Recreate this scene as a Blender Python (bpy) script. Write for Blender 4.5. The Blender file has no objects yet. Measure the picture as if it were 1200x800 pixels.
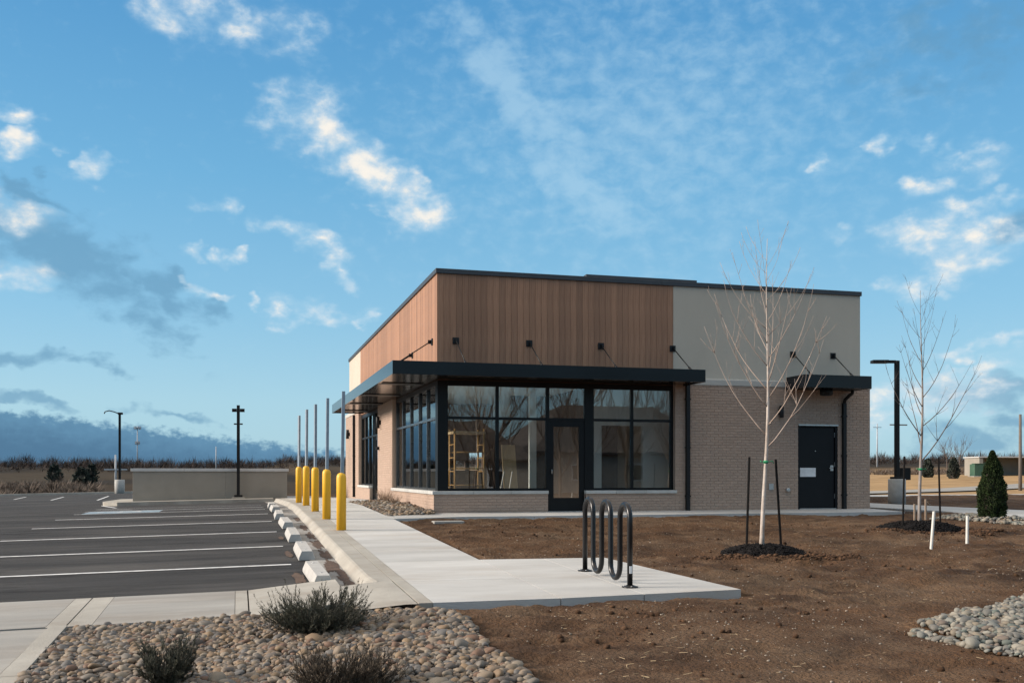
import bpy, math, random
import numpy as np
from mathutils import Vector, Matrix, noise

R = math.radians
random.seed(7)
rng = np.random.default_rng(7)
S = bpy.context.scene
COL = S.collection

# ------------------------------------------------------------------ camera
HEAD = 15.4                                    # heading, degrees from +Y towards +X
CAM = Vector((-4.39, -22.34, 0.90))
cd = bpy.data.cameras.new('camera'); co = bpy.data.objects.new('camera', cd); COL.objects.link(co)
cd.sensor_width = 36; cd.lens = 35.0; cd.shift_y = 0.130; cd.clip_start = 0.05; cd.clip_end = 9000
co.location = CAM; co.rotation_euler = (R(90), 0, R(-HEAD))
S.camera = co

# ------------------------------------------------------------------ light
SUN_AZ, SUN_EL = -81.0, 21.0                   # sun low on the parking side, a little behind the building
sv = Vector((math.sin(R(SUN_AZ))*math.cos(R(SUN_EL)), math.cos(R(SUN_AZ))*math.cos(R(SUN_EL)), math.sin(R(SUN_EL))))
sl = bpy.data.lights.new('sun', 'SUN'); sl.energy = 3.9; sl.angle = R(16); sl.color = (1.0, 0.88, 0.76)
so = bpy.data.objects.new('sun', sl); COL.objects.link(so); so.location = (-40, 8, 25)
so.rotation_euler = sv.to_track_quat('Z', 'Y').to_euler()

S.view_settings.view_transform = 'Standard'; S.view_settings.look = 'None'
S.view_settings.exposure = 0.62; S.view_settings.gamma = 1.0; S.view_settings.use_curve_mapping = False

# ------------------------------------------------------------------ sky with clouds (world directions, all round)
SKY_STRENGTH = 0.10
W = bpy.data.worlds.new('World'); S.world = W; W.use_nodes = True
wt = W.node_tree; wn = wt.nodes; wl = wt.links
wn.clear()
def N(tp, **kw):
    n = wn.new(tp)
    for k, v in kw.items(): setattr(n, k, v)
    return n
def con(v, sock):
    if isinstance(v, bpy.types.NodeSocket): wl.new(v, sock)
    else: sock.default_value = v
def M(op, a, b=0.0, c=None, clamp=False):
    n = N('ShaderNodeMath', operation=op, use_clamp=clamp); con(a, n.inputs[0]); con(b, n.inputs[1])
    if c is not None: con(c, n.inputs[2])
    return n.outputs[0]
def SS(v, a, b, lo=0.0, hi=1.0):
    n = N('ShaderNodeMapRange', interpolation_type='SMOOTHSTEP'); con(v, n.inputs[0])
    for i, q in enumerate((a, b, lo, hi)): con(q, n.inputs[i+1])
    return n.outputs[0]
def NOI(vec, scale, detail=5, rough=0.55, dist=0.0):
    n = N('ShaderNodeTexNoise'); wl.new(vec, n.inputs['Vector'])
    n.inputs['Scale'].default_value = scale; n.inputs['Detail'].default_value = detail
    n.inputs['Roughness'].default_value = rough; n.inputs['Distortion'].default_value = dist
    return n.outputs['Fac']
def MIX(f, a, b):
    n = N('ShaderNodeMix', data_type='RGBA'); con(f, n.inputs[0]); con(a, n.inputs[6]); con(b, n.inputs[7]); return n.outputs[2]
tc = N('ShaderNodeTexCoord'); dirv = tc.outputs['Generated']
sep = N('ShaderNodeSeparateXYZ'); wl.new(dirv, sep.inputs[0])
az = M('MULTIPLY', M('ARCTAN2', sep.outputs[0], sep.outputs[1]), 57.29578)
el = M('MULTIPLY', M('ARCSINE', sep.outputs[2]), 57.29578)
cmb = N('ShaderNodeCombineXYZ'); wl.new(az, cmb.inputs[0]); wl.new(el, cmb.inputs[1]); ae = cmb.outputs[0]
cm2 = N('ShaderNodeCombineXYZ'); wl.new(az, cm2.inputs[0]); wl.new(M('MULTIPLY', el, 1.5), cm2.inputs[1]); aes = cm2.outputs[0]
wnz = N('ShaderNodeTexNoise'); wl.new(aes, wnz.inputs['Vector']); wnz.inputs['Scale'].default_value = .38; wnz.inputs['Detail'].default_value = 4
wv1 = N('ShaderNodeVectorMath', operation='SUBTRACT'); wl.new(wnz.outputs['Color'], wv1.inputs[0]); wv1.inputs[1].default_value = (.5,.5,.5)
wv2 = N('ShaderNodeVectorMath', operation='MULTIPLY_ADD'); wl.new(wv1.outputs[0], wv2.inputs[0]); wv2.inputs[1].default_value = (6.0, 3.2, 0); wl.new(ae, wv2.inputs[2])
aew = wv2.outputs[0]                                          # cloud outlines are broken up by this warp
def blob(a, e, ra, re, rot, k=1.0):
    m = N('ShaderNodeMapping', vector_type='TEXTURE'); wl.new(aew, m.inputs[0])
    m.inputs['Location'].default_value = (a, e, 0); m.inputs['Rotation'].default_value = (0, 0, R(rot))
    m.inputs['Scale'].default_value = (ra*1.55, re*1.55, 1)
    v = N('ShaderNodeVectorMath', operation='LENGTH'); wl.new(m.outputs[0], v.inputs[0])
    return M('MULTIPLY_ADD', v.outputs['Value'], -k, k)      # k at the centre, 0 on the rim
def field(lst):
    out = None
    for b in lst:
        s = blob(*b); out = s if out is None else M('MAXIMUM', out, s)
    return out
WHITE = [(3.3,19.4,2.16,1.87,0,.75),(5.0,18.2,2.17,1.47,-35,.9),(7.6,16.6,3.4,1.28,-33,1.05),(9.3,15.4,2.34,1.28,-25,1.1),(-0.4,23.5,2.93,1.08,0,.7),
 (-3.3,23.5,2.23,.98,0,.7),(2.6,23.5,2.39,1.28,0,.55),(-7.5,16.0,1.0,.83,0,1),(-11.4,17.6,1.49,.44,-8,.8),(-11.3,16.6,1.14,.44,0,.9),(3.8,13.1,2.31,.64,-18,.9),
 (5.7,11.6,1.16,.64,-30,.85),(-2.3,11.9,1.12,.39,0,.75),(-0.1,11.8,.66,.44,0,.95),(-1.5,14.5,1.13,.39,-8,.55),(4.5,9.1,2.65,.54,-3,.65),(2.4,8.7,.86,.39,0,.85),
 (0.7,9.5,.57,.25,0,.8),(7.1,8.7,.68,.29,0,.7),(-10.9,13.3,1.94,.88,-8,.8),(-11.6,10.1,1.92,.69,0,.9),(-2.0,10.0,.84,.29,-15,.8),(38.8,12.2,2.79,1.47,0,1),
 (39.9,13.8,1.61,.69,0,.85),(37.8,15.1,1.27,.54,0,.8),(40.7,11.1,2.31,.88,10,1),(42.1,13.8,1.14,.34,0,.8),(35.6,17.3,.78,.54,0,.8),(32.2,16.8,.38,.29,0,.8),
 (38.0,17.2,.73,.44,0,.6),(40.6,15.8,1.51,.69,0,.6),(37.5,9.5,1.27,.88,0,.75),(39.6,16.5,.63,.39,0,.6),(34.1,13.4,.84,.44,0,.5),(38.6,4.0,2.71,1.08,5,.85),
 (40.2,5.2,3.12,.44,18,.7),(40.6,6.4,2.44,.34,15,.6),(36.1,3.5,2.07,1.47,0,.6)]
DARK = [(-8.8,11.4,4.48,1.87,-25,1),(-4.0,10.0,3.24,.83,-28,.9),(-10.0,14.5,2.66,.49,-28,.8),(-4.4,8.1,2.77,.79,-35,.55),(-10.6,6.3,1.94,.44,-3,.9),
 (-7.4,5.9,1.81,.34,0,.7),(-10.8,4.1,2.29,.34,-10,1.0),(-3.5,3.3,2.42,.29,-12,.7),(40.6,4.2,2.66,.79,0,.9),(42.0,2.7,1.93,.69,0,.9),(40.2,1.4,3.34,.79,0,.8),
 (42.0,12.3,1.76,.69,10,.7),(39.8,21.9,5.36,2.45,15,.45)]
f1 = NOI(aes, 0.50, 9, 0.57, 0.1)
f2 = NOI(aes, 1.7, 5, 0.6)
low = NOI(ae, 0.085, 2, 0.5)
# elsewhere round the sky the same sort of scattered cloud goes on
away = SS(M('ABSOLUTE', M('SUBTRACT', az, 15.4)), 29.0, 40.0)
gen = M('MULTIPLY', M('MULTIPLY', SS(low, 0.50, 0.72), away), SS(el, 42.0, 20.0))
wm = M('MAXIMUM', M('MAXIMUM', field(WHITE), 0.0), gen)
wd = M('MULTIPLY', SS(M('ADD', wm, M('MULTIPLY_ADD', f1, 3.0, -1.5)), 0.14, 1.35), 0.95)
halo = M('MULTIPLY', SS(M('ADD', wm, M('MULTIPLY_ADD', f1, 1.6, -0.8)), -0.10, 0.80), M('MULTIPLY', SS(wm, 0.0, 0.3), 0.42))
wd = M('MULTIPLY', wd, SS(wm, 0.0, 0.40))
dm = M('MAXIMUM', field(DARK), 0.0)
dd = SS(M('ADD', dm, M('MULTIPLY_ADD', f1, 1.8, -0.9)), 0.02, 0.75)
dd = M('MULTIPLY', M('MULTIPLY', dd, SS(dm, 0.0, 0.25)), 0.66)
# low cloud bank over the horizon, highest in the west
bank_top = M('MULTIPLY_ADD', az, -0.118, 2.05)
bank_top = M('MAXIMUM', M('MINIMUM', bank_top, 3.6), 0.3)
bk = M('SUBTRACT', M('ADD', bank_top, M('MULTIPLY_ADD', f2, 1.5, -0.75)), el)
bd = M('MULTIPLY', SS(bk, -0.12, 0.42), 0.95)
# thin rippled veil
cpl = N('ShaderNodeCombineXYZ')
zz = M('ADD', M('MAXIMUM', sep.outputs[2], 0.0), 0.10)
wl.new(M('DIVIDE', sep.outputs[0], zz), cpl.inputs[0]); wl.new(M('DIVIDE', sep.outputs[1], zz), cpl.inputs[1])
rip = NOI(aes, 0.75, 6, 0.58, 0.2)
vm = M('MAXIMUM', M('MAXIMUM', field([(23.2,19.0,14.0,8.5,0,.55),(15.8,21.0,7.0,1.4,-46,.95),(19.6,16.0,5.0,1.5,-40,.95)]), 0.0), M('MULTIPLY', away, 0.25))
vd = M('MULTIPLY', SS(M('ADD', vm, M('MULTIPLY_ADD', rip, 1.3, -0.65)), 0.05, 0.95), 0.55)
sky = N('ShaderNodeTexSky', sky_type='NISHITA'); sky.sun_disc = False
sky.sun_elevation = R(SUN_EL); sky.sun_rotation = R(SUN_AZ); sky.altitude = 200; sky.air_density = 1.0; sky.dust_density = 0.7; sky.ozone_density = 1.6
SKYC = sky.outputs[0]
# clear-air colour by height: pale cyan at the horizon, deeper blue overhead, lifted by the sky model towards the sun
K = 0.665/SKY_STRENGTH
ramp = N('ShaderNodeValToRGB'); wl.new(M('DIVIDE', el, 90.0, clamp=True), ramp.inputs[0])
STOPS = [(0.0,(.36,.62,.77)),(.045,(.36,.63,.79)),(.10,(.25,.55,.78)),(.18,(.15,.45,.73)),(.27,(.085,.34,.65)),(.45,(.06,.26,.56)),(1.0,(.045,.20,.47))]
ee = ramp.color_ramp.elements
while len(ee) < len(STOPS): ee.new(.5)
for q, (p_, c_) in zip(ee, STOPS): q.position = p_; q.color = (*c_, 1)
sc_ = N('ShaderNodeVectorMath', operation='SCALE'); wl.new(ramp.outputs[0], sc_.inputs[0]); sc_.inputs['Scale'].default_value = K
c = MIX(0.18, sc_.outputs[0], SKYC)
def KC(r, g, b): return (r*K, g*K, b*K, 1)
# high thin cloud overhead, unseen, made bright and warm to lift shaded faces
hv = M('MULTIPLY', SS(el, 26.0, 55.0), SS(NOI(cpl.outputs[0], 1.3, 4, 0.55), 0.30, 0.60, 0.35, 0.95))
c = MIX(hv, c, KC(1.55,1.38,1.18))
c = MIX(vd, c, KC(.46,.68,.84))
c = MIX(dd, c, KC(.135,.315,.490))
wcol = MIX(SS(M('ADD', M('MULTIPLY', f2, 0.6), M('MULTIPLY', wd, 0.45)), 0.38, 0.72), KC(.68,.77,.84), KC(.97,.91,.82))
c = MIX(halo, c, KC(.52,.72,.85))
c = MIX(wd, c, wcol)
bcol = MIX(SS(M('ADD', bk, M('MULTIPLY', f1, 1.2)), 2.6, 0.6), KC(.070,.172,.298), KC(.115,.265,.42))
c = MIX(bd, c, bcol)
bg = N('ShaderNodeBackground'); bg.inputs[1].default_value = SKY_STRENGTH; wl.new(c, bg.inputs[0])
wo = N('ShaderNodeOutputWorld'); wl.new(bg.outputs[0], wo.inputs[0])
try:
    W.cycles.sampling_method = 'MANUAL'; W.cycles.sample_map_resolution = 1024
except Exception: pass

# ------------------------------------------------------------------ materials
MATS = {}
def mat(name, col, rough=0.8, col2=None, scale=8.0, detail=5, lo=0.35, hi=0.65, bump=0.0, bscale=None, metal=0.0, island=0.0, spec=0.5,
        stretch=(1,1,1), speck=None, objrand=0.0, coords='Object', ramp=None, stain=None, ior=None, bdist=.02, stain2=None):
    """Principled surface: two colours mixed by noise, fine relief, optional per-piece brightness change."""
    m = bpy.data.materials.new(name); m.use_nodes = True; nt = m.node_tree; nd = nt.nodes; lk = nt.links
    b = nd['Principled BSDF']; b.inputs['Roughness'].default_value = rough; b.inputs['Metallic'].default_value = metal
    b.inputs['Specular IOR Level'].default_value = spec
    if ior: b.inputs['IOR'].default_value = ior
    t = nd.new('ShaderNodeTexCoord'); mp = nd.new('ShaderNodeMapping'); mp.inputs['Scale'].default_value = stretch
    if coords == 'World':
        g = nd.new('ShaderNodeNewGeometry'); lk.new(g.outputs['Position'], mp.inputs[0])
    else: lk.new(t.outputs[coords], mp.inputs[0])
    def noi(s, d=5, r=0.6):
        n = nd.new('ShaderNodeTexNoise'); n.inputs['Scale'].default_value = s; n.inputs['Detail'].default_value = d
        n.inputs['Roughness'].default_value = r; lk.new(mp.outputs[0], n.inputs['Vector']); return n.outputs['Fac']
    def rampn(src, p0, p1, c0, c1):
        r = nd.new('ShaderNodeValToRGB'); lk.new(src, r.inputs[0]); e = r.color_ramp.elements
        e[0].position = p0; e[1].position = p1; e[0].color = (*c0, 1); e[1].color = (*c1, 1); return r.outputs[0]
    def mixc(f, a, bb, bt='MIX'):
        n = nd.new('ShaderNodeMix'); n.data_type = 'RGBA'; n.blend_type = bt
        for v, i in ((f, 0), (a, 6), (bb, 7)):
            if isinstance(v, bpy.types.NodeSocket): lk.new(v, n.inputs[i])
            else: n.inputs[i].default_value = v if i == 0 else (*v, 1)
        return n.outputs[2]
    col2 = col2 or tuple(x*0.82 for x in col)
    if ramp:                                            # per-piece colour from a list
        g = nd.new('ShaderNodeNewGeometry'); oi = nd.new('ShaderNodeObjectInfo')
        a = nd.new('ShaderNodeMath'); a.operation = 'ADD'; lk.new(g.outputs['Random Per Island'], a.inputs[0]); lk.new(oi.outputs['Random'], a.inputs[1])
        fr = nd.new('ShaderNodeMath'); fr.operation = 'FRACT'; lk.new(a.outputs[0], fr.inputs[0])
        r = nd.new('ShaderNodeValToRGB'); r.color_ramp.interpolation = 'CONSTANT'; lk.new(fr.outputs[0], r.inputs[0])
        el_ = r.color_ramp.elements
        while len(el_) < len(ramp): el_.new(0.5)
        for i, cc in enumerate(ramp): el_[i].position = i/len(ramp); el_[i].color = (*cc, 1)
        base = mixc(noi(scale, detail), r.outputs[0], tuple(0.75 for _ in range(3)), 'MULTIPLY')
    else:
        base = rampn(noi(scale, detail), lo, hi, col2, col)
    for st_ in (stain, stain2):                         # (scale, lo, hi, colour, strength)
        if not st_: continue
        s_ = rampn(noi(st_[0], 6, 0.65), st_[1], st_[2], (0,0,0), (st_[4],)*3)
        base = mixc(s_, base, st_[3])
    if speck:
        s_ = rampn(noi(speck[0], 2, 0.5), speck[1], speck[1]+0.04, (0,0,0), (1,1,1))
        base = mixc(s_, base, speck[2])
    if island or objrand:
        if island:
            g = nd.new('ShaderNodeNewGeometry'); rv = g.outputs['Random Per Island']; amt = island
        else:
            oi = nd.new('ShaderNodeObjectInfo'); rv = oi.outputs['Random']; amt = objrand
        mr = nd.new('ShaderNodeMapRange'); lk.new(rv, mr.inputs[0]); mr.inputs[3].default_value = 1-amt; mr.inputs[4].default_value = 1+amt
        hs = nd.new('ShaderNodeHueSaturation'); lk.new(mr.outputs[0], hs.inputs['Value']); lk.new(base, hs.inputs['Color']); base = hs.outputs[0]
    lk.new(base, b.inputs['Base Color'])
    if bump:
        bp = nd.new('ShaderNodeBump'); bp.inputs['Strength'].default_value = bump; bp.inputs['Distance'].default_value = bdist
        lk.new(noi(bscale or scale*4, 4), bp.inputs['Height']); lk.new(bp.outputs[0], b.inputs['Normal'])
    MATS[name] = m
    return m
mat('asphalt', (.054,.052,.051), .92, (.030,.0288,.028), .8, 8, bump=.6, bscale=80, speck=(150,.69,(.085,.08,.076)), coords='World', stain=(.55,.48,.70,(.095,.089,.083),.9), stain2=(.9,.60,.68,(.014,.013,.013),.7), stretch=(.35,2.0,1), spec=.15)
mat('concrete', (.49,.48,.455), .85, (.395,.385,.362), 1.1, 8, bump=.3, bscale=70, coords='World', stain=(.7,.52,.76,(.335,.285,.235),.65), stain2=(2.3,.60,.72,(.37,.345,.31),.6), stretch=(.5,1.5,1), objrand=.06)
mat('concrete_curb', (.40,.375,.328), .88, (.31,.288,.25), 1.6, 8, bump=.3, bscale=50, coords='World', stain=(1.3,.50,.76,(.23,.185,.145),.65), spec=.2)
mat('concrete_gutter', (.36,.345,.315), .9, (.265,.255,.235), .9, 8, bump=.3, bscale=60, coords='World', stain=(.6,.46,.72,(.22,.185,.15),.7), stain2=(1.6,.55,.70,(.42,.40,.365),.5), stretch=(.35,1.8,1), objrand=.08, spec=.2)
mat('gutter_worn', (.30,.285,.26), .9, (.21,.195,.175), 2.2, 7, bump=.4, bscale=50, coords='World', stain=(1.2,.48,.66,(.14,.10,.07),.8))
mat('precast', (.45,.435,.405), .85, (.37,.355,.33), 5, 6, bump=.25, bscale=60, stain=(3,.55,.8,(.27,.24,.21),.6))
mat('paint_white', (.70,.69,.67), .75, (.46,.45,.44), 9, 6, lo=.30, hi=.55, coords='World', bump=.2, bscale=90)
mat('paint_blue', (.26,.36,.43), .75, (.12,.15,.17), 5, 6, coords='World')
mat('dirt', (.125,.068,.035), .97, (.032,.018,.011), .8, 14, lo=.28, hi=.72, bump=1.0, bscale=22, bdist=.07, coords='World', stain=(1.9,.47,.70,(.160,.102,.062),.8), stain2=(.33,.50,.66,(.175,.118,.074),.55), speck=(110,.72,(.27,.22,.17)), spec=.15)
mat('debris', (.105,.062,.040), .95, (.060,.036,.024), 6, 6, coords='World', bump=.5, bscale=60)
mat('mulch', (.012,.011,.011), .95, (.006,.005,.005), 30, 4, island=.5, spec=.2)
mat('bed_soil', (.055,.042,.032), .95, (.03,.023,.018), 12, 5, coords='World', bump=.6, bscale=50)
mat('river_stone', (1,1,1), .72, scale=14, bump=.15, bscale=40, ramp=[(0.190,0.139,0.095),(0.149,0.114,0.083),(0.227,0.172,0.120),(0.128,0.107,0.087),(0.209,0.139,0.081),(0.172,0.148,0.120),(0.109,0.089,0.073),(0.254,0.205,0.150),(0.163,0.094,0.059),(0.137,0.126,0.115),(0.199,0.155,0.108),(0.235,0.159,0.091)])
mat('pale_stone', (1,1,1), .72, scale=14, bump=.15, bscale=40, ramp=[(0.226,0.202,0.159),(0.188,0.167,0.131),(0.273,0.247,0.198),(0.160,0.149,0.127),(0.217,0.180,0.131),(0.245,0.230,0.191),(0.141,0.135,0.119),(0.197,0.194,0.168),(0.155,0.121,0.095),(0.123,0.139,0.119)])
mat('pebble', (.30,.25,.20), .9, (.19,.15,.11), 20, 3, island=.35)
mat('clod', (.095,.052,.029), .97, (.045,.025,.015), 12, 4, island=.4, bump=.5, bscale=40, spec=.15)
mat('brick', (.418,.303,.232), .85, (.368,.261,.197), 18, 4, island=.06, bump=.2, bscale=120, stain=(1.4,.50,.85,(.345,.25,.19),.4))
mat('brick_single', (.418,.303,.232), .85, (.368,.261,.197), 18, 4, objrand=.06, bump=.2, bscale=120)
mat('mortar', (.39,.285,.222), .95, (.355,.255,.197), 6, 4)
mat('wood', (.365,.190,.108), .62, (.275,.137,.076), 5, 6, objrand=.19, stretch=(7,7,.35), bump=.25, bscale=30)
mat('wood_joint', (.10,.058,.038), .9)
mat('eifs', (.53,.470,.385), .9, (.485,.43,.352), .6, 5, bump=.35, bscale=160, stain=(.9,.5,.85,(.42,.375,.31),.35), stretch=(1,1,.5))
mat('eifs_trim', (.48,.46,.415), .9, (.43,.41,.37), 1.2, 5, bump=.2, bscale=160)
mat('sill_stone', (.50,.49,.46), .8, (.43,.42,.39), 4, 5, objrand=.05)
mat('metal_cap', (.055,.057,.062), .45, (.045,.047,.052), 2, 3, metal=.3)
mat('metal_black', (.010,.011,.012), .45, (.008,.008,.009), 3, 3, spec=.3)
mat('frame_black', (.007,.0075,.008), .4, (.005,.0055,.006), 3, 3, spec=.25)
mat('frame_sky_sheen', (.03,.033,.037), .25, (.022,.025,.028), 4, 3, spec=.9)  # black frame again, sky reflection put in as paler blue-grey and more gloss
mat('canopy_metal', (.0085,.0105,.0135), .12, (.007,.0085,.011), 1.2, 4, spec=.22)
mat('soffit_metal', (.10,.082,.068), .16, (.085,.068,.056), 1.5, 3, metal=.85)
mat('door_steel', (.006,.007,.009), .5, (.0045,.0055,.007), 3, 3, spec=.25)
mat('steel', (.55,.55,.54), .35, (.45,.45,.44), 8, 3, metal=.8)
mat('yellow_sleeve', (.82,.445,.020), .5, (.76,.40,.017), 3, 4, stain=(2.2,.66,.9,(.45,.27,.05),.3))
mat('galvanized', (.24,.30,.36), .55, (.19,.24,.29), 12, 4)
mat('gloss_black', (.010,.010,.011), .3, (.008,.008,.009), 6, 3, spec=.4)
mat('white_label', (.75,.75,.75), .6)
mat('stake_black', (.007,.0065,.0065), .8, (.012,.010,.009), 30, 3, spec=.15)
mat('pvc', (.66,.645,.60), .55, (.54,.52,.47), 6, 4)
mat('pine_stake', (.42,.31,.22), .85, (.33,.24,.17), 12, 4)
mat('bark_pale', (.56,.49,.43), .85, (.33,.27,.225), 9, 6, stretch=(1,1,.45), bump=.4, bscale=40)
mat('twig_pale', (.42,.33,.27), .85, (.30,.22,.175), 6, 4)
mat('bark_grey', (.30,.265,.24), .9, (.17,.145,.13), 9, 6, stretch=(1,1,.45), bump=.4, bscale=40)
mat('twig_dark', (.13,.098,.08), .9, (.09,.066,.053), 6, 4)
mat('tie_green', (.02,.30,.12), .6)
mat('needle', (.082,.080,.052), .8, (.042,.041,.029), 7, 4, island=.45)
mat('needle_brown', (.105,.078,.052), .85, (.055,.042,.030), 8, 4, island=.4)
mat('shrub_stem', (.085,.066,.052), .9, (.05,.04,.032), 8, 3)
mat('arbor', (.036,.056,.018), .85, (.012,.021,.008), 5, 4, island=.6, spec=.2)
mat('conifer_far', (.034,.044,.030), .9, (.018,.023,.017), .6, 4, island=.5)
mat('woods', (.070,.054,.046), .95, (.040,.033,.030), .03, 5, island=.35, coords='World', spec=.05)
mat('brush', (.150,.112,.084), .95, (.09,.068,.053), .5, 5, island=.4, coords='World')
mat('dry_plant', (.34,.235,.16), .9, (.22,.15,.10), 6, 4, island=.3)
mat('drywall', (.74,.76,.72), .9, (.70,.72,.68), 1.5, 4)
mat('interior_dark', (.085,.060,.046), .9, (.055,.040,.032), 3, 4)
mat('osb', (.19,.115,.068), .85, (.12,.072,.043), 6, 5)
mat('floor_slab', (.24,.23,.22), .8, (.18,.17,.165), 1, 5)
mat('scaffold', (.36,.185,.045), .5, (.34,.18,.035), 8, 3)
mat('plywood', (.50,.36,.20), .8, (.42,.30,.16), 3, 5, stretch=(4,4,.6))
mat('roof_membrane', (.35,.35,.35), .9)
mat('stucco_wall', (.285,.262,.222), .9, (.25,.23,.195), 1.0, 6, bump=.3, bscale=90, stain=(.8,.5,.8,(.205,.187,.158),.5))
mat('wall_cap', (.50,.50,.49), .7, (.44,.44,.43), 2, 4)
mat('lamp_metal', (.012,.0105,.010), .55, (.009,.008,.0075), 4, 3, spec=.25)
mat('utility_wood', (.16,.135,.115), .9, (.12,.10,.085), 3, 4)
mat('pale_metal', (.45,.47,.49), .6, (.36,.38,.40), 3, 3)
mat('utility_green', (.045,.105,.065), .55, (.035,.085,.05), 3, 3)
mat('house_siding', (.42,.38,.33), .9, (.36,.33,.29), 2, 4)
mat('house_roof', (.10,.085,.078), .9, (.07,.06,.055), 3, 5)
mat('window_dark', (.03,.035,.04), .15)
def glass_mat(name, ior, tintc):
    m = bpy.data.materials.new(name); m.use_nodes = True; nt = m.node_tree; nd = nt.nodes; lk = nt.links; nd.clear()
    o = nd.new('ShaderNodeOutputMaterial'); mx = nd.new('ShaderNodeMixShader'); f = nd.new('ShaderNodeFresnel'); f.inputs[0].default_value = ior
    t = nd.new('ShaderNodeBsdfTransparent'); t.inputs[0].default_value = (*tintc, 1)
    g = nd.new('ShaderNodeBsdfGlossy'); g.inputs['Roughness'].default_value = 0.0; g.inputs[0].default_value = (.95,.97,.97,1)
    n = nd.new('ShaderNodeTexNoise'); n.inputs['Scale'].default_value = 1.1; b = nd.new('ShaderNodeBump'); b.inputs['Strength'].default_value = .02; b.inputs['Distance'].default_value = .05
    tcx = nd.new('ShaderNodeTexCoord'); lk.new(tcx.outputs['Object'], n.inputs['Vector']); lk.new(n.outputs[0], b.inputs['Height']); lk.new(b.outputs[0], g.inputs['Normal'])
    lk.new(f.outputs[0], mx.inputs[0]); lk.new(t.outputs[0], mx.inputs[1]); lk.new(g.outputs[0], mx.inputs[2]); lk.new(mx.outputs[0], o.inputs[0])
    MATS[name] = m
glass_mat('glass', 1.85, (.965,.98,.975))

# terrain: ground-cover colours come from a colour attribute
tm = bpy.data.materials.new('terrain_cover'); tm.use_nodes = True; MATS['terrain'] = tm
nt = tm.node_tree; at = nt.nodes.new('ShaderNodeVertexColor'); at.layer_name = 'cover'
g_ = nt.nodes.new('ShaderNodeNewGeometry'); n_ = nt.nodes.new('ShaderNodeTexNoise'); n_.inputs['Scale'].default_value = .35; n_.inputs['Detail'].default_value = 9; n_.inputs['Roughness'].default_value = .7
nt.links.new(g_.outputs['Position'], n_.inputs['Vector'])
r_ = nt.nodes.new('ShaderNodeMapRange'); nt.links.new(n_.outputs[0], r_.inputs[0]); r_.inputs[1].default_value = .3; r_.inputs[2].default_value = .7; r_.inputs[3].default_value = .62; r_.inputs[4].default_value = 1.25
h_ = nt.nodes.new('ShaderNodeHueSaturation'); nt.links.new(r_.outputs[0], h_.inputs['Value']); nt.links.new(at.outputs[0], h_.inputs['Color'])
nt.links.new(h_.outputs[0], nt.nodes['Principled BSDF'].inputs['Base Color']); nt.nodes['Principled BSDF'].inputs['Roughness'].default_value = .95; nt.nodes['Principled BSDF'].inputs['Specular IOR Level'].default_value = .05

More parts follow.
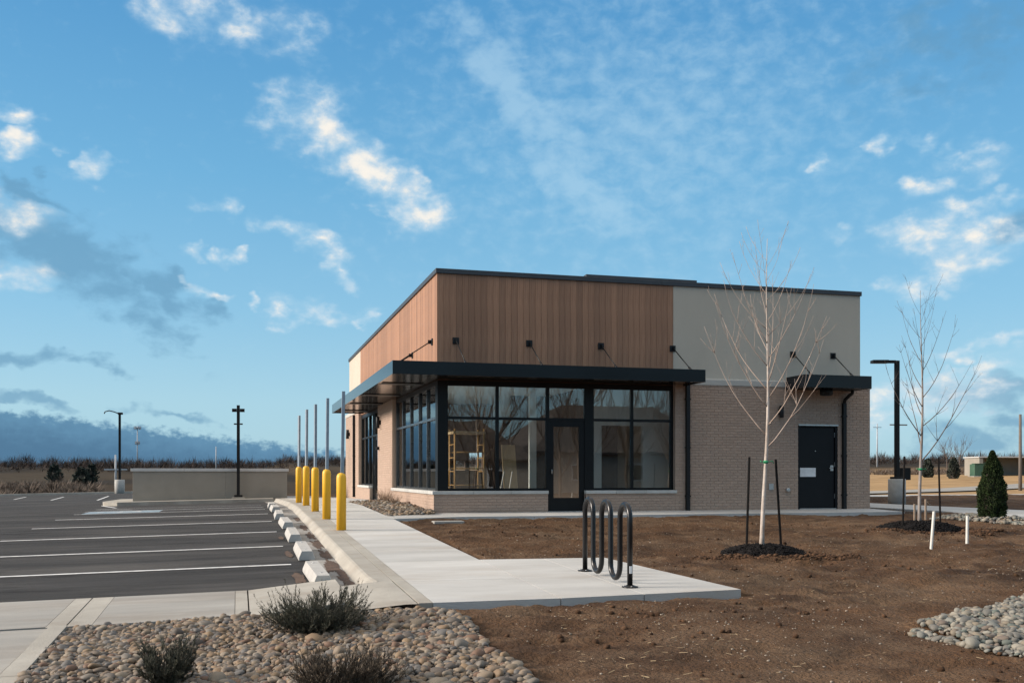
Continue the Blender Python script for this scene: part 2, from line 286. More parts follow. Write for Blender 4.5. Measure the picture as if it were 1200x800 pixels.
# ------------------------------------------------------------------ mesh helpers
def link(name, mesh, m, parent=None):
    o = bpy.data.objects.new(name, mesh); COL.objects.link(o)
    if m is not None and not mesh.materials: mesh.materials.append(MATS[m])
    if parent is not None: o.parent = parent
    return o
def tag(o, label=None, cat=None, group=None, kind=None):
    if label: o['label'] = label
    if cat: o['category'] = cat
    if group: o['group'] = group
    if kind: o['kind'] = kind
    return o
def empty(name, loc=(0,0,0)):
    o = bpy.data.objects.new(name, None); COL.objects.link(o); o.location = loc; o.empty_display_size = .2; return o
class MB:
    def __init__(s): s.v = []; s.f = []; s.sm = []
    def add(s, vs, fs, smooth=False):
        k = len(s.v); s.v += [tuple(q) for q in vs]; s.f += [tuple(i+k for i in f) for f in fs]; s.sm += [smooth]*len(fs); return s
    def box(s, x0, x1, y0, y1, z0, z1):
        return s.add([(x0,y0,z0),(x1,y0,z0),(x1,y1,z0),(x0,y1,z0),(x0,y0,z1),(x1,y0,z1),(x1,y1,z1),(x0,y1,z1)],
                     [(0,3,2,1),(4,5,6,7),(0,1,5,4),(1,2,6,5),(2,3,7,6),(3,0,4,7)])
    def cbox(s, x0, x1, y0, y1, z0, z1, c=.004):
        """box with chamfered edges"""
        vs = []
        for z in (z0, z1):
            for (x, y) in ((x0,y0),(x1,y0),(x1,y1),(x0,y1)):
                ix = c if x == x0 else -c; iy = c if y == y0 else -c; iz = c if z == z0 else -c
                vs += [(x+ix, y+iy, z), (x+ix, y, z+iz), (x, y+iy, z+iz)]
        def q(i, k): return i*3+k
        fs = [(q(3,0),q(2,0),q(1,0),q(0,0)), (q(4,0),q(5,0),q(6,0),q(7,0))]
        ring = [(0,1),(1,2),(2,3),(3,0)]
        for n, (a, b) in enumerate(ring):
            k = 1 if n % 2 == 0 else 2
            fs.append((q(a,k), q(b,k), q(b+4,k), q(a+4,k)))
            fs.append((q(a,0), q(b,0), q(b,k), q(a,k)))
            fs.append((q(a+4,k), q(b+4,k), q(b+4,0), q(a+4,0)))
        for a in range(4):
            k1, k2 = (2, 1) if a % 2 == 0 else (1, 2)
            fs.append((q(a,k1), q(a,k2), q(a+4,k2), q(a+4,k1)))
            fs.append((q(a,0), q(a,k2), q(a,k1))); fs.append((q(a+4,0), q(a+4,k1), q(a+4,k2)))
        return s.add(vs, fs)
    def tube(s, pts, rad, n=8, cap=True, smooth=True):
        pts = [Vector(p) for p in pts]
        if not isinstance(rad, (list, tuple)): rad = [rad]*len(pts)
        vs = []; fs = []
        t = (pts[1]-pts[0]).normalized()
        u = t.cross(Vector((0,0,1)));  u = u.normalized() if u.length > 1e-3 else Vector((1,0,0))
        for i, p in enumerate(pts):
            if i == 0: t = pts[1]-pts[0]
            elif i == len(pts)-1: t = pts[-1]-pts[-2]
            else: t = (pts[i+1]-pts[i]).normalized()+(pts[i]-pts[i-1]).normalized()
            t = t.normalized(); u = (u - t*u.dot(t)).normalized(); w = t.cross(u)
            for k in range(n):
                a = 2*math.pi*k/n; vs.append(p+(u*math.cos(a)+w*math.sin(a))*rad[i])
        for i in range(len(pts)-1):
            for k in range(n):
                k2 = (k+1) % n; fs.append((i*n+k, i*n+k2, (i+1)*n+k2, (i+1)*n+k))
        s.add(vs, fs, smooth)
        if cap:
            b = len(s.v)-len(vs)
            s.f += [tuple(b+k for k in range(n))[::-1], tuple(b+(len(pts)-1)*n+k for k in range(n))]; s.sm += [False, False]
        return s
    def lathe(s, prof, c=(0,0,0), n=20, smooth=True):
        vs = [(c[0]+r*math.cos(2*math.pi*k/n), c[1]+r*math.sin(2*math.pi*k/n), c[2]+z) for r, z in prof for k in range(n)]
        fs = [(i*n+k, i*n+(k+1) % n, (i+1)*n+(k+1) % n, (i+1)*n+k) for i in range(len(prof)-1) for k in range(n)]
        s.add(vs, fs, smooth); b = len(s.v)-len(vs)
        s.f += [tuple(b+k for k in range(n))[::-1], tuple(b+(len(prof)-1)*n+k for k in range(n))]; s.sm += [False, False]
        return s
    def slab(s, poly, zf, th):
        """plate over polygon: top follows zf(x,y)"""
        n = len(poly); vs = [(x, y, zf(x, y)) for x, y in poly]+[(x, y, zf(x, y)-th) for x, y in poly]
        fs = [tuple(range(n)), tuple(range(2*n-1, n-1, -1))]+[(i+n, (i+1) % n+n, (i+1) % n, i) for i in range(n)]
        return s.add(vs, fs)
    def mesh(s, name):
        me = bpy.data.meshes.new(name); me.from_pydata(s.v, [], s.f)
        if any(s.sm): me.polygons.foreach_set('use_smooth', s.sm)
        me.update(); return me
    def build(s, name, m, parent=None): return link(name, s.mesh(name), m, parent)
def np_mesh(name, verts, faces, smooth=False):
    """fast mesh from arrays; faces all with the same corner count"""
    me = bpy.data.meshes.new(name); verts = np.asarray(verts, np.float32); faces = np.asarray(faces, np.int32)
    k = faces.shape[1]; me.vertices.add(len(verts)); me.vertices.foreach_set('co', verts.ravel())
    me.loops.add(faces.size); me.loops.foreach_set('vertex_index', faces.ravel())
    me.polygons.add(len(faces)); me.polygons.foreach_set('loop_start', np.arange(0, faces.size, k, dtype=np.int32))
    try: me.polygons.foreach_set('loop_total', np.full(len(faces), k, np.int32))
    except Exception: pass
    if smooth: me.polygons.foreach_set('use_smooth', np.ones(len(faces), bool))
    me.update(calc_edges=True); me.validate(); return me

# ------------------------------------------------------------------ levels of the place
ZP = [(-60,-.72),(-25,-.68),(-1.5,0),(3.5,.11),(8,.11),(18,-.03),(60,-.1)]
ZX = [a for a, _ in ZP]; ZY = [b for _, b in ZP]
def zg(y): return float(np.interp(y, ZX, ZY))                           # walk level along the building's depth
def gp(x, y): return zg(y)-.13+.02*min(0, x+3.05)                       # parking level
def bedz(x, y):                                                         # rock bed between gutter level and walk level
    t = min(1, max(0, (x+4.3)/1.6)); return gp(x, y)*(1-t)+(zg(y)-.03)*t-.02
def sstep(a, b, v): t = np.clip((v-a)/(b-a), 0, 1); return t*t*(3-2*t)

# ------------------------------------------------------------------ terrain to the horizon
def build_terrain():
    n = 221; u = np.linspace(-1, 1, n); g = np.sinh(u*7.2)/np.sinh(7.2)*2600
    X, Y = np.meshgrid(g, g); r = np.hypot(X, Y)
    base = np.interp(Y, ZX, ZY)
    right = sstep(9, 12, X)
    Z = base*right-.06*right+(base-.75)*(1-right)
    inner = (X < 17.5) & (X > -3.2) & (Y > -22.5) & (Y < -1.0)
    Z = np.where(inner, base-.55, Z)
    Z = np.where((X > 10) & (X < 41) & (Y > -2.2) & (Y < 15), base-.45, Z)
    left = 1-right
    Z += right*1.1*sstep(42, 105, r)+.25*left*sstep(50, 70, Y)+4.4*sstep(95, 420, r)+6*sstep(700, 2200, r)
    nz = np.array([noise.noise((x*.02, y*.02, 3)) for x, y in zip(X.ravel(), Y.ravel())]).reshape(X.shape)
    Z += nz*.8*sstep(60, 200, r)
    V = np.stack([X.ravel(), Y.ravel(), Z.ravel()], 1)
    i = np.arange(n-1); A, B = np.meshgrid(i, i); a = (B*n+A).ravel()
    me = np_mesh('ground', V, np.stack([a, a+1, a+n+1, a+n], 1), True)
    # ground cover: bare soil by the building, tan winter grass, brown fields far off
    dirt = np.array([.085,.050,.032]); tan = np.array([.36,.235,.12]); fld = np.array([.034,.027,.020]); far = np.array([.032,.033,.032])
    xr, yr, rr = X.ravel(), Y.ravel(), r.ravel()
    wt_ = sstep(15, 17, yr)*sstep(12, 20, xr)+sstep(55, 62, yr)*(1-sstep(12, 20, xr))
    lf = (1-sstep(5, 25, xr))[:,None]; tl = tan*(1-lf)+np.array([.050,.035,.022])*lf
    c_ = dirt*(1-wt_[:,None])+tl*wt_[:,None]
    n2 = np.array([noise.noise((x*.035, y*.012, 9)) for x, y in zip(xr, yr)])
    wf = (sstep(85, 150, rr)*(1-.75*sstep(10,40,xr)*(1-sstep(160,260,rr))))[:,None]; fcol = fld*(1-sstep(.0,.35,n2)[:,None])+np.array([.058,.044,.029])*sstep(.0,.35,n2)[:,None]
    c_ = c_*(1-wf)+fcol*wf
    wq = sstep(300, 900, rr)[:,None]; c_ = c_*(1-wq)+far*wq
    ca = me.color_attributes.new('cover', 'FLOAT_COLOR', 'POINT')
    ca.data.foreach_set('color', np.concatenate([c_, np.ones((len(c_),1))], 1).astype(np.float32).ravel())
    tag(link('ground', me, 'terrain'), 'brown and tan winter fields rolling to the horizon', 'ground', kind='structure')
    # height sampler for later
    return lambda x, y: bil(g, Z, x, y)
def bil(g, Z, x, y):
    i = min(max(int(np.searchsorted(g, x))-1, 0), len(g)-2); j = min(max(int(np.searchsorted(g, y))-1, 0), len(g)-2)
    a = (x-g[i])/(g[i+1]-g[i]); b = (y-g[j])/(g[j+1]-g[j])
    return float(Z[j,i]*(1-a)*(1-b)+Z[j,i+1]*a*(1-b)+Z[j+1,i]*(1-a)*b+Z[j+1,i+1]*a*b)
TH = build_terrain()

PAD = [(-1.30,-12.90),(.80,-12.72),(.45,-9.53),(-1.30,-9.42)]
WALKR = [(12.45,-8.5),(14.9,-8.5),(14.9,-1.5),(14.9,9),(12.45,9),(12.45,-1.5)]
MULCH = [(3.06,-9.26,.62,.14),(8.39,-5.84,.80,.17)]
ROCKR = [(.98,-15.22),(2.1,-14.45),(3.4,-13.85),(5.2,-13.0),(6.4,-14.5),(5.2,-17.4),(2.2,-17.6),(1.25,-16.25)]
def inpoly(x, y, P):
    c = False; j = len(P)-1
    for i in range(len(P)):
        if (P[i][1] > y) != (P[j][1] > y) and x < (P[j][0]-P[i][0])*(y-P[i][1])/(P[j][1]-P[i][1])+P[i][0]: c = not c
        j = i
    return c
RUTS = [(2.2,-14.5,1.25),(2.0,-13.0,1.25),(6.0,-10.5,1.05),(6.2,-8.9,1.05),(1.5,-6.0,1.5)]
def dirt_h(x, y):
    h = .060*noise.fractal((x*.45, y*.45, 1.7), 1.0, 2.0, 4)+.050*noise.fractal((x*1.6, y*2.3, 5.2), .8, 2.1, 5)
    h += .016*abs(noise.noise((x*6.5, y*5.5, 2)))+.012*noise.noise((x*15, y*15, 8))-.018
    near_pave = 0.0
    z = zg(y)-.026+h
    for (ox, oy, hd_) in RUTS:                              # shallow wheel ruts left by the grading machines
        q = (x-ox)*math.cos(hd_)-(y-oy)*math.sin(hd_)+.25*noise.noise((x*.3, y*.3, ox))
        z += -.022*math.exp(-(q/.13)**2)*(.6+.4*math.sin(((x-ox)*math.sin(hd_)+(y-oy)*math.cos(hd_))*22))+.014*math.exp(-((abs(q)-.24)/.09)**2)
    # soil heaped round the tree wells
    for (mx, my, mr, mh) in MULCH:
        d = math.hypot(x-mx, (y-my+.55)*1.3)
        z += .06*math.exp(-((d-mr)/.45)**2)*(.6+.9*noise.noise((x*3, y*3, 0)))
    if x < 1.2 and y < -9.2:                              # stay just under the edge of the rack pad
        if inpoly(x, y, [(-1.42,-13.02),(.92,-12.82),(.57,-9.41),(-1.42,-9.30)]): z = zg(y)-.22
        else: z = min(z, zg(y)-.03)
    if x < -1.18: 
        if y > -12.98: z = zg(y)-.25
        elif x < -2.52+.12*noise.noise((0, y*1.3, 4)): z = bedz(x, y)-.10
    if y > -1.62: z = zg(y)-.2
    elif y > -3.0: z = min(z, zg(y)-.012)
    if inpoly(x, y, ROCKR): z -= .03
    if inpoly(x, y, WALKR): z = zg(y)-.25
    return z
def build_dirt():
    xs = np.arange(-2.9, 18.6, .065); ys = np.arange(-23.5, -1.35, .065)
    Z = np.array([[dirt_h(x, y) for x in xs] for y in ys])
    X, Y = np.meshgrid(xs, ys); V = np.stack([X.ravel(), Y.ravel(), Z.ravel()], 1); n = len(xs)
    A, B = np.meshgrid(np.arange(n-1), np.arange(len(ys)-1)); a = (B*n+A).ravel()
    tag(link('bare_soil', np_mesh('bare_soil', V, np.stack([a, a+1, a+n+1, a+n], 1), True), 'dirt'),
        'raked bare brown soil in front of the building', 'soil', kind='structure')
    xs = np.arange(11.2, 42, .2); ys = np.arange(-1.42, 15.6, .2)
    def h2(x, y):
        z = min(zg(y), .01)-.05+.10*noise.fractal((x*.4, y*.6, 1.7), .9, 2.1, 5)*min(1, max(.15, abs(x-13.7)-1.2))
        if inpoly(x, y, WALKR): z = min(zg(y), .01)-.25
        return z
    Z = np.array([[h2(x, y) for x in xs] for y in ys])
    X, Y = np.meshgrid(xs, ys); V = np.stack([X.ravel(), Y.ravel(), Z.ravel()], 1); n = len(xs)
    A, B = np.meshgrid(np.arange(n-1), np.arange(len(ys)-1)); a = (B*n+A).ravel()
    tag(link('bare_soil_strip', np_mesh('bare_soil_strip', V, np.stack([a, a+1, a+n+1, a+n], 1), True), 'dirt'),
        'band of dark bare soil beside the building', 'soil', kind='structure')
build_dirt()

# ------------------------------------------------------------------ parking lot
def sheet(name, xs, ys, zf, m, parent=None, off=0.0):
    X, Y = np.meshgrid(xs, ys); V = [(x, y, zf(x, y)+off) for x, y in zip(X.ravel(), Y.ravel())]; n = len(xs)
    A, B = np.meshgrid(np.arange(n-1), np.arange(len(ys)-1)); a = (B*n+A).ravel()
    return link(name, np_mesh(name, V, np.stack([a, a+1, a+n+1, a+n], 1)), m, parent)
ysP = sorted(set(list(np.linspace(-10.62, 58, 40))+[-1.5, 3.5, 8, 18]))
lot = tag(sheet('parking_lot', np.linspace(-60, -3.04, 12), ysP, gp, 'asphalt'), 'dark grey asphalt parking lot with white stall lines', 'parking lot', kind='structure')
def stripe(x0, y0, x1, y1, w=.1, m='paint_white'):
    d = Vector((x1-x0, y1-y0, 0)); nrm = Vector((-d.y, d.x, 0)).normalized()*w/2; k = 8
    vs = []; fs = []
    for i in range(k+1):
        p = Vector((x0, y0, 0))+d*i/k
        for sgn in (-1, 1):
            q = p+nrm*sgn; vs.append((q.x, q.y, gp(q.x, q.y)+.005))
    fs = [(2*i, 2*i+2, 2*i+3, 2*i+1) for i in range(k)]
    return MB().add(vs, fs).build('stripe', m, lot)
for y in (-8.28,-5.72,-2.92,-.12,2.62,5.30,7.2,9.95): stripe(-8.45, y, -3.68, y)
for (a, b, c_, d) in ((-13.5,32.4,-14.4,42.0),(-10.95,29.5,-11.8,41.2),(-16.2,37.4,-17.1,45.5),(-7.3,8.0,-8.5,9.9),(-8.2,12.2,-9.4,18.6)): stripe(a, b, c_, d)
bl = sheet('accessible_marking', np.linspace(-8.3, -6.4, 4), np.linspace(5.45, 7.05, 4), gp, 'paint_blue', lot, .005)
# wheelchair pictogram, painted white on the blue square
pic = MB()
def pline(pts, w):
    for (x0, y0), (x1, y1) in zip(pts, pts[1:]):
        d = Vector((x1-x0, y1-y0, 0)); nn = Vector((-d.y, d.x, 0)).normalized()*w/2; a = Vector((x0, y0, 0)); b = Vector((x1, y1, 0))
        vs = [a-nn, b-nn, b+nn, a+nn]; pic.add([(v.x, v.y, gp(v.x, v.y)+.009) for v in vs], [(0,1,2,3)])
pcx, pcy = -7.4, 6.2
def W2(u, v): return (pcx-v, pcy+u)
pline([W2(.30*math.cos(t), -.18+.30*math.sin(t)) for t in np.linspace(R(80), R(345), 14)], .09)
pline([W2(-.02,.36), W2(0,.02), W2(.26,.02), W2(.40,-.38), W2(.52,-.36)], .10)
pline([W2(-.07,.52), W2(.07,.52)], .15)
pic.build('pictogram', 'paint_white', lot)

# gutter pan along the curb (asphalt side), broken by dirt
pan = MB()
sheet('gutter_pan', np.linspace(-3.40, -3.045, 3), [y for y in ysP if y < 18], gp, 'gutter_worn', lot, .006)
def debris_patch(cx, cy, rx, ry, seed, name='dirt_debris'):
    rs = random.Random(seed); n = 60; vs = [(cx, cy, gp(cx, cy)+.014)]
    for k in range(n):
        a = 2*math.pi*k/n; q = .72+.55*noise.noise((math.cos(a)*1.6+seed, math.sin(a)*1.6, ry))+.22*(rs.random()-.5); x, y = cx+rx*q*math.cos(a), cy+ry*q*math.sin(a)
        x = min(x, -3.06); vs.append((x, y, gp(x, y)+.0105))
    o = MB().add(vs, [(0, 1+k, 1+(k+1) % n) for k in range(n)]).build(name, 'debris', lot); o['kind'] = 'stuff'
for i, (x, y, a, b) in enumerate([(-3.13,-10.2,.12,.9),(-3.15,-8.9,.12,1.3),(-3.13,-7.2,.11,1.0),(-3.14,-5.6,.12,1.1),(-3.13,-4.0,.10,.9),(-3.13,-2.2,.10,.8),(-3.12,.2,.08,.9),(-3.40,-8.15,.12,.16),(-3.38,-5.5,.14,.2),
      (-3.66,-9.7,.10,.75),(-3.66,-6.9,.08,.6),(-3.65,-4.2,.06,.5),(-3.30,-9.3,.10,.18)]): debris_patch(x, y, a, b, 40+i)

# ------------------------------------------------------------------ concrete: gutter strip across the front of the lot, curb, walks
front = tag(sheet('gutter_strip', np.linspace(-16, -2.75, 10), np.linspace(-12.42, -10.60, 4), gp, 'bed_soil', None, -.03), 'pale concrete gutter strip between the lot and the rock bed', 'gutter', kind='structure')
def apron_z(x, y):
    t = min(1, max(0, (x+4.2)/1.35)); return (gp(x, y)+.004)*(1-t)+(zg(y)-.004)*t
for (a, b, m_) in ((-16,-9,'concrete_gutter'),(-8.99,-6.10,'concrete_gutter'),(-6.095,-5.93,'concrete_curb'),(-5.915,-5.70,'concrete_curb'),(-5.695,-4.42,'concrete_gutter'),(-4.415,-4.29,'concrete_curb'),(-4.275,-3.30,'concrete_curb')):
    MB().slab([(a,-12.40),(b,-12.36),(b,-10.61),(a,-10.61)], lambda x, y: apron_z(x, y), .10).build('slab', m_, front)
sheet('slab', np.linspace(-3.295, -2.73, 6), np.linspace(-12.92, -11.25, 6), lambda x, y: apron_z(x, y), 'concrete_curb', front)
# left of the rock bed: walk panels and the narrow edging
lw = tag(sheet('entry_walk', np.linspace(-16, -6.1, 4), np.linspace(-22, -12.44, 4), gp, 'bed_soil', None, -.03), 'pale concrete walk left of the river rock bed', 'walk', kind='structure')
for (y0, y1) in ((-14.6,-12.45),(-17.0,-14.61),(-19.4,-17.01),(-22,-19.41)):
    for (x0, x1) in ((-16,-9.01),(-9,-6.07)):
        MB().slab([(x0,y0),(x1,y0),(x1,y1),(x0,y1)], lambda x, y: gp(x, y)+.004, .1).build('slab', 'concrete_gutter', lw)
def edge_z(x, y): return gp(x, y)+.022
for (y0, y1) in ((-14.5,-12.44),(-17.0,-14.51),(-20.0,-17.01)):
    e0 = -5.95+(y0+12.4)*-.03*-1; e1 = -5.95+(y1+12.4)*-.03*-1
    x0, x1 = -6.055+.0*y0, -5.90
    MB().slab([(x0-.004*(y0+12.4),y0),(x1-.004*(y0+12.4)*1.0,y0),(x1-.004*(y1+12.4),y1),(x0-.004*(y1+12.4),y1)], edge_z, .12).build('edging', 'concrete_curb', lw)

walk = tag(sheet('sidewalk', [-2.72, -1.28], [y for y in ysP if -12.9 < y < 24]+[24], lambda x, y: zg(y), 'bed_soil', None, -.035), 'light concrete sidewalk running past the yellow bollards', 'sidewalk', kind='structure')
def seg_slab(x0, x1, y0, y1, m_, parent, name='slab', th=.10, xr=None):
    ks = [y0]+[k for k in (-1.5, 3.5, 8, 18) if y0 < k < y1]+[y1]
    mb = MB()
    vs = []; fs = []
    for y in ks:
        vs += [(x0,y,zg(y)-th),(x0,y,zg(y)),(x1,y,zg(y)),(x1,y,zg(y)-th)]
    for i in range(len(ks)-1):
        for k in range(4): fs.append((4*i+k, 4*i+(k+1) % 4, 4*i+4+(k+1) % 4, 4*i+4+k))
    fs += [(0,1,2,3)[::-1], tuple(len(vs)-4+k for k in range(4))]
    fs = [f[::-1] for f in fs]
    return mb.add(vs, fs).build(name, m_, parent)
ys = [-12.9,-11.35,-9.42]+list(np.arange(-7.9, 24, 1.52))
for y0, y1 in zip(ys, ys[1:]):
    seg_slab(-2.575, -1.29, y0, y1-.008, 'concrete', walk)
    seg_slab(-2.715, -2.582, y0, y1-.008, 'concrete_curb', walk, 'edge_strip')
for y0, y1 in zip(np.arange(7.2, 20, 1.55), np.arange(8.75, 21, 1.55)): seg_slab(-1.28, -.125, y0, y1-.008, 'concrete', walk)
# rack pad in two panels
for P in ([(-1.28,-12.9),(-.36,-12.82),(-.42,-9.48),(-1.28,-9.42)], [(-.35,-12.82),(.80,-12.72),(.45,-9.53),(-.41,-9.48)]):
    MB().slab(P, lambda x, y: zg(y), .12).build('slab', 'concrete', walk)
# strip along the front wall
for x0 in np.arange(-1.28, 11.2, 1.57):
    x1 = min(x0+1.562, 11.55); y0 = -1.5 if x0 > -1.2 else -1.9
    MB().slab([(x0,y0),(x1,-1.5),(x1,-.118),(x0,-.118 if x0 > -.2 else -.75)], lambda x, y: zg(y)*1.0+.002, .12).build('slab', 'concrete', walk)
MB().slab(WALKR, lambda x, y: min(zg(y), .01), .12).build('slab', 'concrete', walk)
# second walk beyond the soil, paved drive on the lawn
fw2 = MB()
path = tag(sheet('path', np.linspace(12, 80, 8), [15.4, 16.0, 16.8, 17.6], lambda x, y: TH(x, y)+.05, 'concrete'), 'narrow concrete path across the tan grass', 'path', kind='structure')
P_ = [(27,21),(36,21.5),(60,33),(58,35.5),(33,25),(24,24)]
drive = MB()
nD = 14
vs = []
for i in range(nD+1):
    t = i/nD
    for (a, b) in (((24,19.5),(62,36)),((30,27),(60,40))):
        x = a[0]+(b[0]-a[0])*t; y = a[1]+(b[1]-a[1])*t+2.2*math.sin(t*2.4); vs.append((x, y, TH(x, y)+.07))
drive.add(vs, [(2*i, 2*i+2, 2*i+3, 2*i+1) for i in range(nD)])
tag(drive.build('drive', 'concrete_gutter'), 'pale paved drive curving over the tan lawn', 'drive', kind='structure')

# curb between lot and walk, cast in lengths
curb = empty('curb', (-2.9, 0, 0)); tag(curb, 'cream concrete curb stepping up from the lot to the walk', 'curb', kind='structure')
def curb_piece(y0, y1):
    k = max(2, int((y1-y0)/.5)); vs = []; fs = []
    for i in range(k+1):
        y = y0+(y1-y0)*i/k; f = float(sstep(-12.9, -10.6, np.array(y)))            # curb flares out to the apron
        xb = -3.05; xt = -2.96+.20*(1-f); zt = zg(y)-.004
        prof = [(xb, gp(xb, y)-.1), (xb, gp(xb, y)+.012), (xb+.02+(xt-xb-.02)*.55, gp(xb, y)+.012+(zt-gp(xb, y)-.012)*.62), (xt, zt-.012), (xt+.03, zt), (-2.722, zt), (-2.722, zt-.2)]
        vs += [(px+2.9, y, pz) for px, pz in prof]
    n = 7
    for i in range(k):
        for j in range(n-1): fs.append((i*n+j, (i+1)*n+j, (i+1)*n+j+1, i*n+j+1))
    fs += [tuple(range(n)), tuple(k*n+j for j in range(n))[::-1]]
    return MB().add(vs, [f[::-1] for f in fs]).build('curb_length', 'concrete_curb', curb)
cy = [-11.25,-8.2,-5.2,-2.2,.8,3.8,6.8,9.8,12.8,15.8,18.2]
for a, b in zip(cy, cy[1:]): curb_piece(a, b-.006)

# raised island carrying the low wall
isl = MB().slab([(-8.7,17.1),(-3.06,17.1),(-3.06,24),(-9.3,24),(-9.5,19.6),(-9.25,17.9)], lambda x, y: gp(x, y)+.135, .3).build('island', 'concrete_curb')
tag(isl, 'raised concrete island under the low grey wall', 'island', kind='structure')
fc = MB().slab([(-60,57),(-4,50.5),(-4,51.2),(-60,57.7)], lambda x, y: gp(x, y)+.13, .3).build('far_curb', 'concrete_curb')
tag(fc, 'pale concrete curb along the far edge of the lot', 'curb', kind='structure')

# ------------------------------------------------------------------ the building
B = empty('commercial_building', (0, 0, 0))
tag(B, 'flat roofed commercial building with wood siding, tan brick and black canopies', 'building')
def part(name, m, *boxes, parent=B, ch=0.0):
    mb = MB()
    for b in boxes: (mb.cbox(*b, ch) if ch else mb.box(*b))
    return mb.build(name, m, parent)
BH, BL, J = .0577, .2, .010                               # brick height, length, joint
def brick_rects(u0, u1, z0, z1, holes=()):
    out = []; row = int(math.floor(z0/(BH+J)))
    z = row*(BH+J)
    while z < z1-.01:
        a, b = max(z, z0), min(z+BH, z1)
        if b-a > .015:
            u = u0-((BL+J)/2 if row % 2 else 0)
            while u < u1:
                segs = [(max(u, u0), min(u+BL, u1))]
                for (h0, h1, hz0, hz1) in holes:
                    if b > hz0+.005 and a < hz1-.005:
                        ns = []
                        for s0, s1 in segs:
                            if s1 <= h0 or s0 >= h1: ns.append((s0, s1))
                            else:
                                if s0 < h0: ns.append((s0, h0))
                                if s1 > h1: ns.append((h1, s1))
                        segs = ns
                out += [(s0, s1, a, b) for s0, s1 in segs if s1-s0 > .015]
                u += BL+J
        z += BH+J; row += 1
    return out
def brickwork(name, face, rects, parent, depth=.03):
    """every brick its own box, joined; face 'front' (y=-.11) or 'left' (x=-.11)"""
    mb = MB(); c = .004
    for (u0, u1, a, b) in rects:
        pr = random.uniform(-.0015, .0015)
        f0, f1 = -.11+pr, -.11+depth
        q = [(u0,f1,a),(u1,f1,a),(u1,f1,b),(u0,f1,b),(u0,f0+c,a),(u1,f0+c,a),(u1,f0+c,b),(u0,f0+c,b),(u0+c,f0,a+c),(u1-c,f0,a+c),(u1-c,f0,b-c),(u0+c,f0,b-c)]
        fs = [(8,9,10,11),(4,5,9,8),(5,6,10,9),(6,7,11,10),(7,4,8,11),(0,1,5,4),(1,2,6,5),(2,3,7,6),(3,0,4,7)]
        if face == 'left': q = [(y, x, z) for x, y, z in q]; fs = [f[::-1] for f in fs]
        mb.add(q, fs)
    o = mb.build(name, 'brick', parent); o['kind'] = 'stuff'; return o
# mortar cores
fwall = part('brick_wall', 'mortar', (5.84,9.20,-.102,.15,-.4,3.09), (10.34,11.28,-.102,.15,-.4,3.09), (9.20,10.34,-.102,.15,2.17,3.09), (9.20,10.34,-.102,.15,-.4,.03))
brickwork('brickwork', 'front', brick_rects(5.84, 11.28, -.2, 3.09, [(9.20,10.34,0,2.17)]), fwall)
lwall = part('brick_wall', 'mortar', (-.102,.15,6.18,9.26,-.4,3.07), (-.102,.15,-.0,6.179,-.4,.448))
lwall2 = part('brick_wall', 'mortar', (-.102,.15,14.47,18.98,-.4,3.20), (-.102,.15,11.28,14.469,-.4,.448))
brickwork('brickwork', 'left', brick_rects(6.18, 9.26, -.2, 3.07)+brick_rects(-.02, 6.175, -.2, .45), lwall)
brickwork('brickwork', 'left', brick_rects(14.47, 18.98, -.2, 3.20)+brick_rects(11.28, 14.465, -.2, .45), lwall2)
for r_ in ((9.255,9.262,-.2,3.07),(11.272,11.279,-.2,.45),(14.463,14.469,.5,3.07),(6.176,6.182,.5,3.07)): part('brick_return', 'brick', (-.109,.02)+r_, parent=lwall)
# low walls under the storefront: every brick its own piece
wains = part('wainscot', 'mortar', (-.098,2.61,-.102,.15,-.4,.448), (3.55,5.838,-.102,.15,-.4,.448))
bm_cache = {}
def brick_piece(u0, u1, a, b):
    w, h = round(u1-u0, 3), round(b-a, 3)
    if (w, h) not in bm_cache: bm_cache[(w, h)] = MB().cbox(0, w, 0, .085, 0, h, .004).mesh('brick')
    o = link('brick', bm_cache[(w, h)], 'brick_single', wains); o.location = (u0, -.11+random.uniform(-.0015, .0015), a)
for r_ in brick_rects(-.11, 2.61, 0.0, .45)+brick_rects(3.55, 5.838, 0.0, .45): brick_piece(*r_)
# stone sills in lengths
def sill(x0, x1, y0, y1): part('sill', 'sill_stone', (x0, x1, y0, y1, .452, .528), ch=.006)
for a, b in ((-.145,.80),(.806,1.70),(1.706,2.615)): sill(a, b, -.15, .02)
for a, b in ((3.545,4.30),(4.306,5.06),(5.066,5.875)): sill(a, b, -.15, .02)
for a, b in ((.025,1.2),(1.206,2.4),(2.406,3.6),(3.606,4.8),(4.806,6.19)): sill(-.15, .02, a, b)
for a, b in ((11.25,12.8),(12.806,14.5)): sill(-.15, .02, a, b)

# upper walls
part('wall_core', 'wood_joint', (0.03,11.02,.022,.22,3.0,5.48), (.022,.22,.222,18.5,3.0,5.48))
part('wall_core', 'eifs', (10.85,11.055,.222,18.3,-.4,5.48))
part('brick_skin', 'brick', (11.057,11.276,.152,18.9,-.4,3.09))
BW = .1457
bmesh_f = MB().cbox(0, BW-.0035, 0, .026, 3.10, 5.488, .002).mesh('siding_board')
bmesh_l = MB().cbox(0, 0.026, 0, BW-.0035, 3.10, 5.488, .002).mesh('siding_board')
for i in range(40):
    o = link('siding_board', bmesh_f, 'wood', B); o.location = (.002+i*BW, -.006+random.uniform(-.0015,.0015), 0)
for i in range(101):
    o = link('siding_board', bmesh_l, 'wood', B); o.location = (-.006+random.uniform(-.0015,.0015), .024+i*BW, 0)
part('corner_trim', 'wood', (-.010,.0005,-.010,.022,3.10,5.488))
part('stucco_panel', 'eifs', (5.836,11.06,-.004,.02,3.25,5.488))
part('stucco_panel', 'eifs', (-.004,.02,14.745,18.54,3.25,5.488))
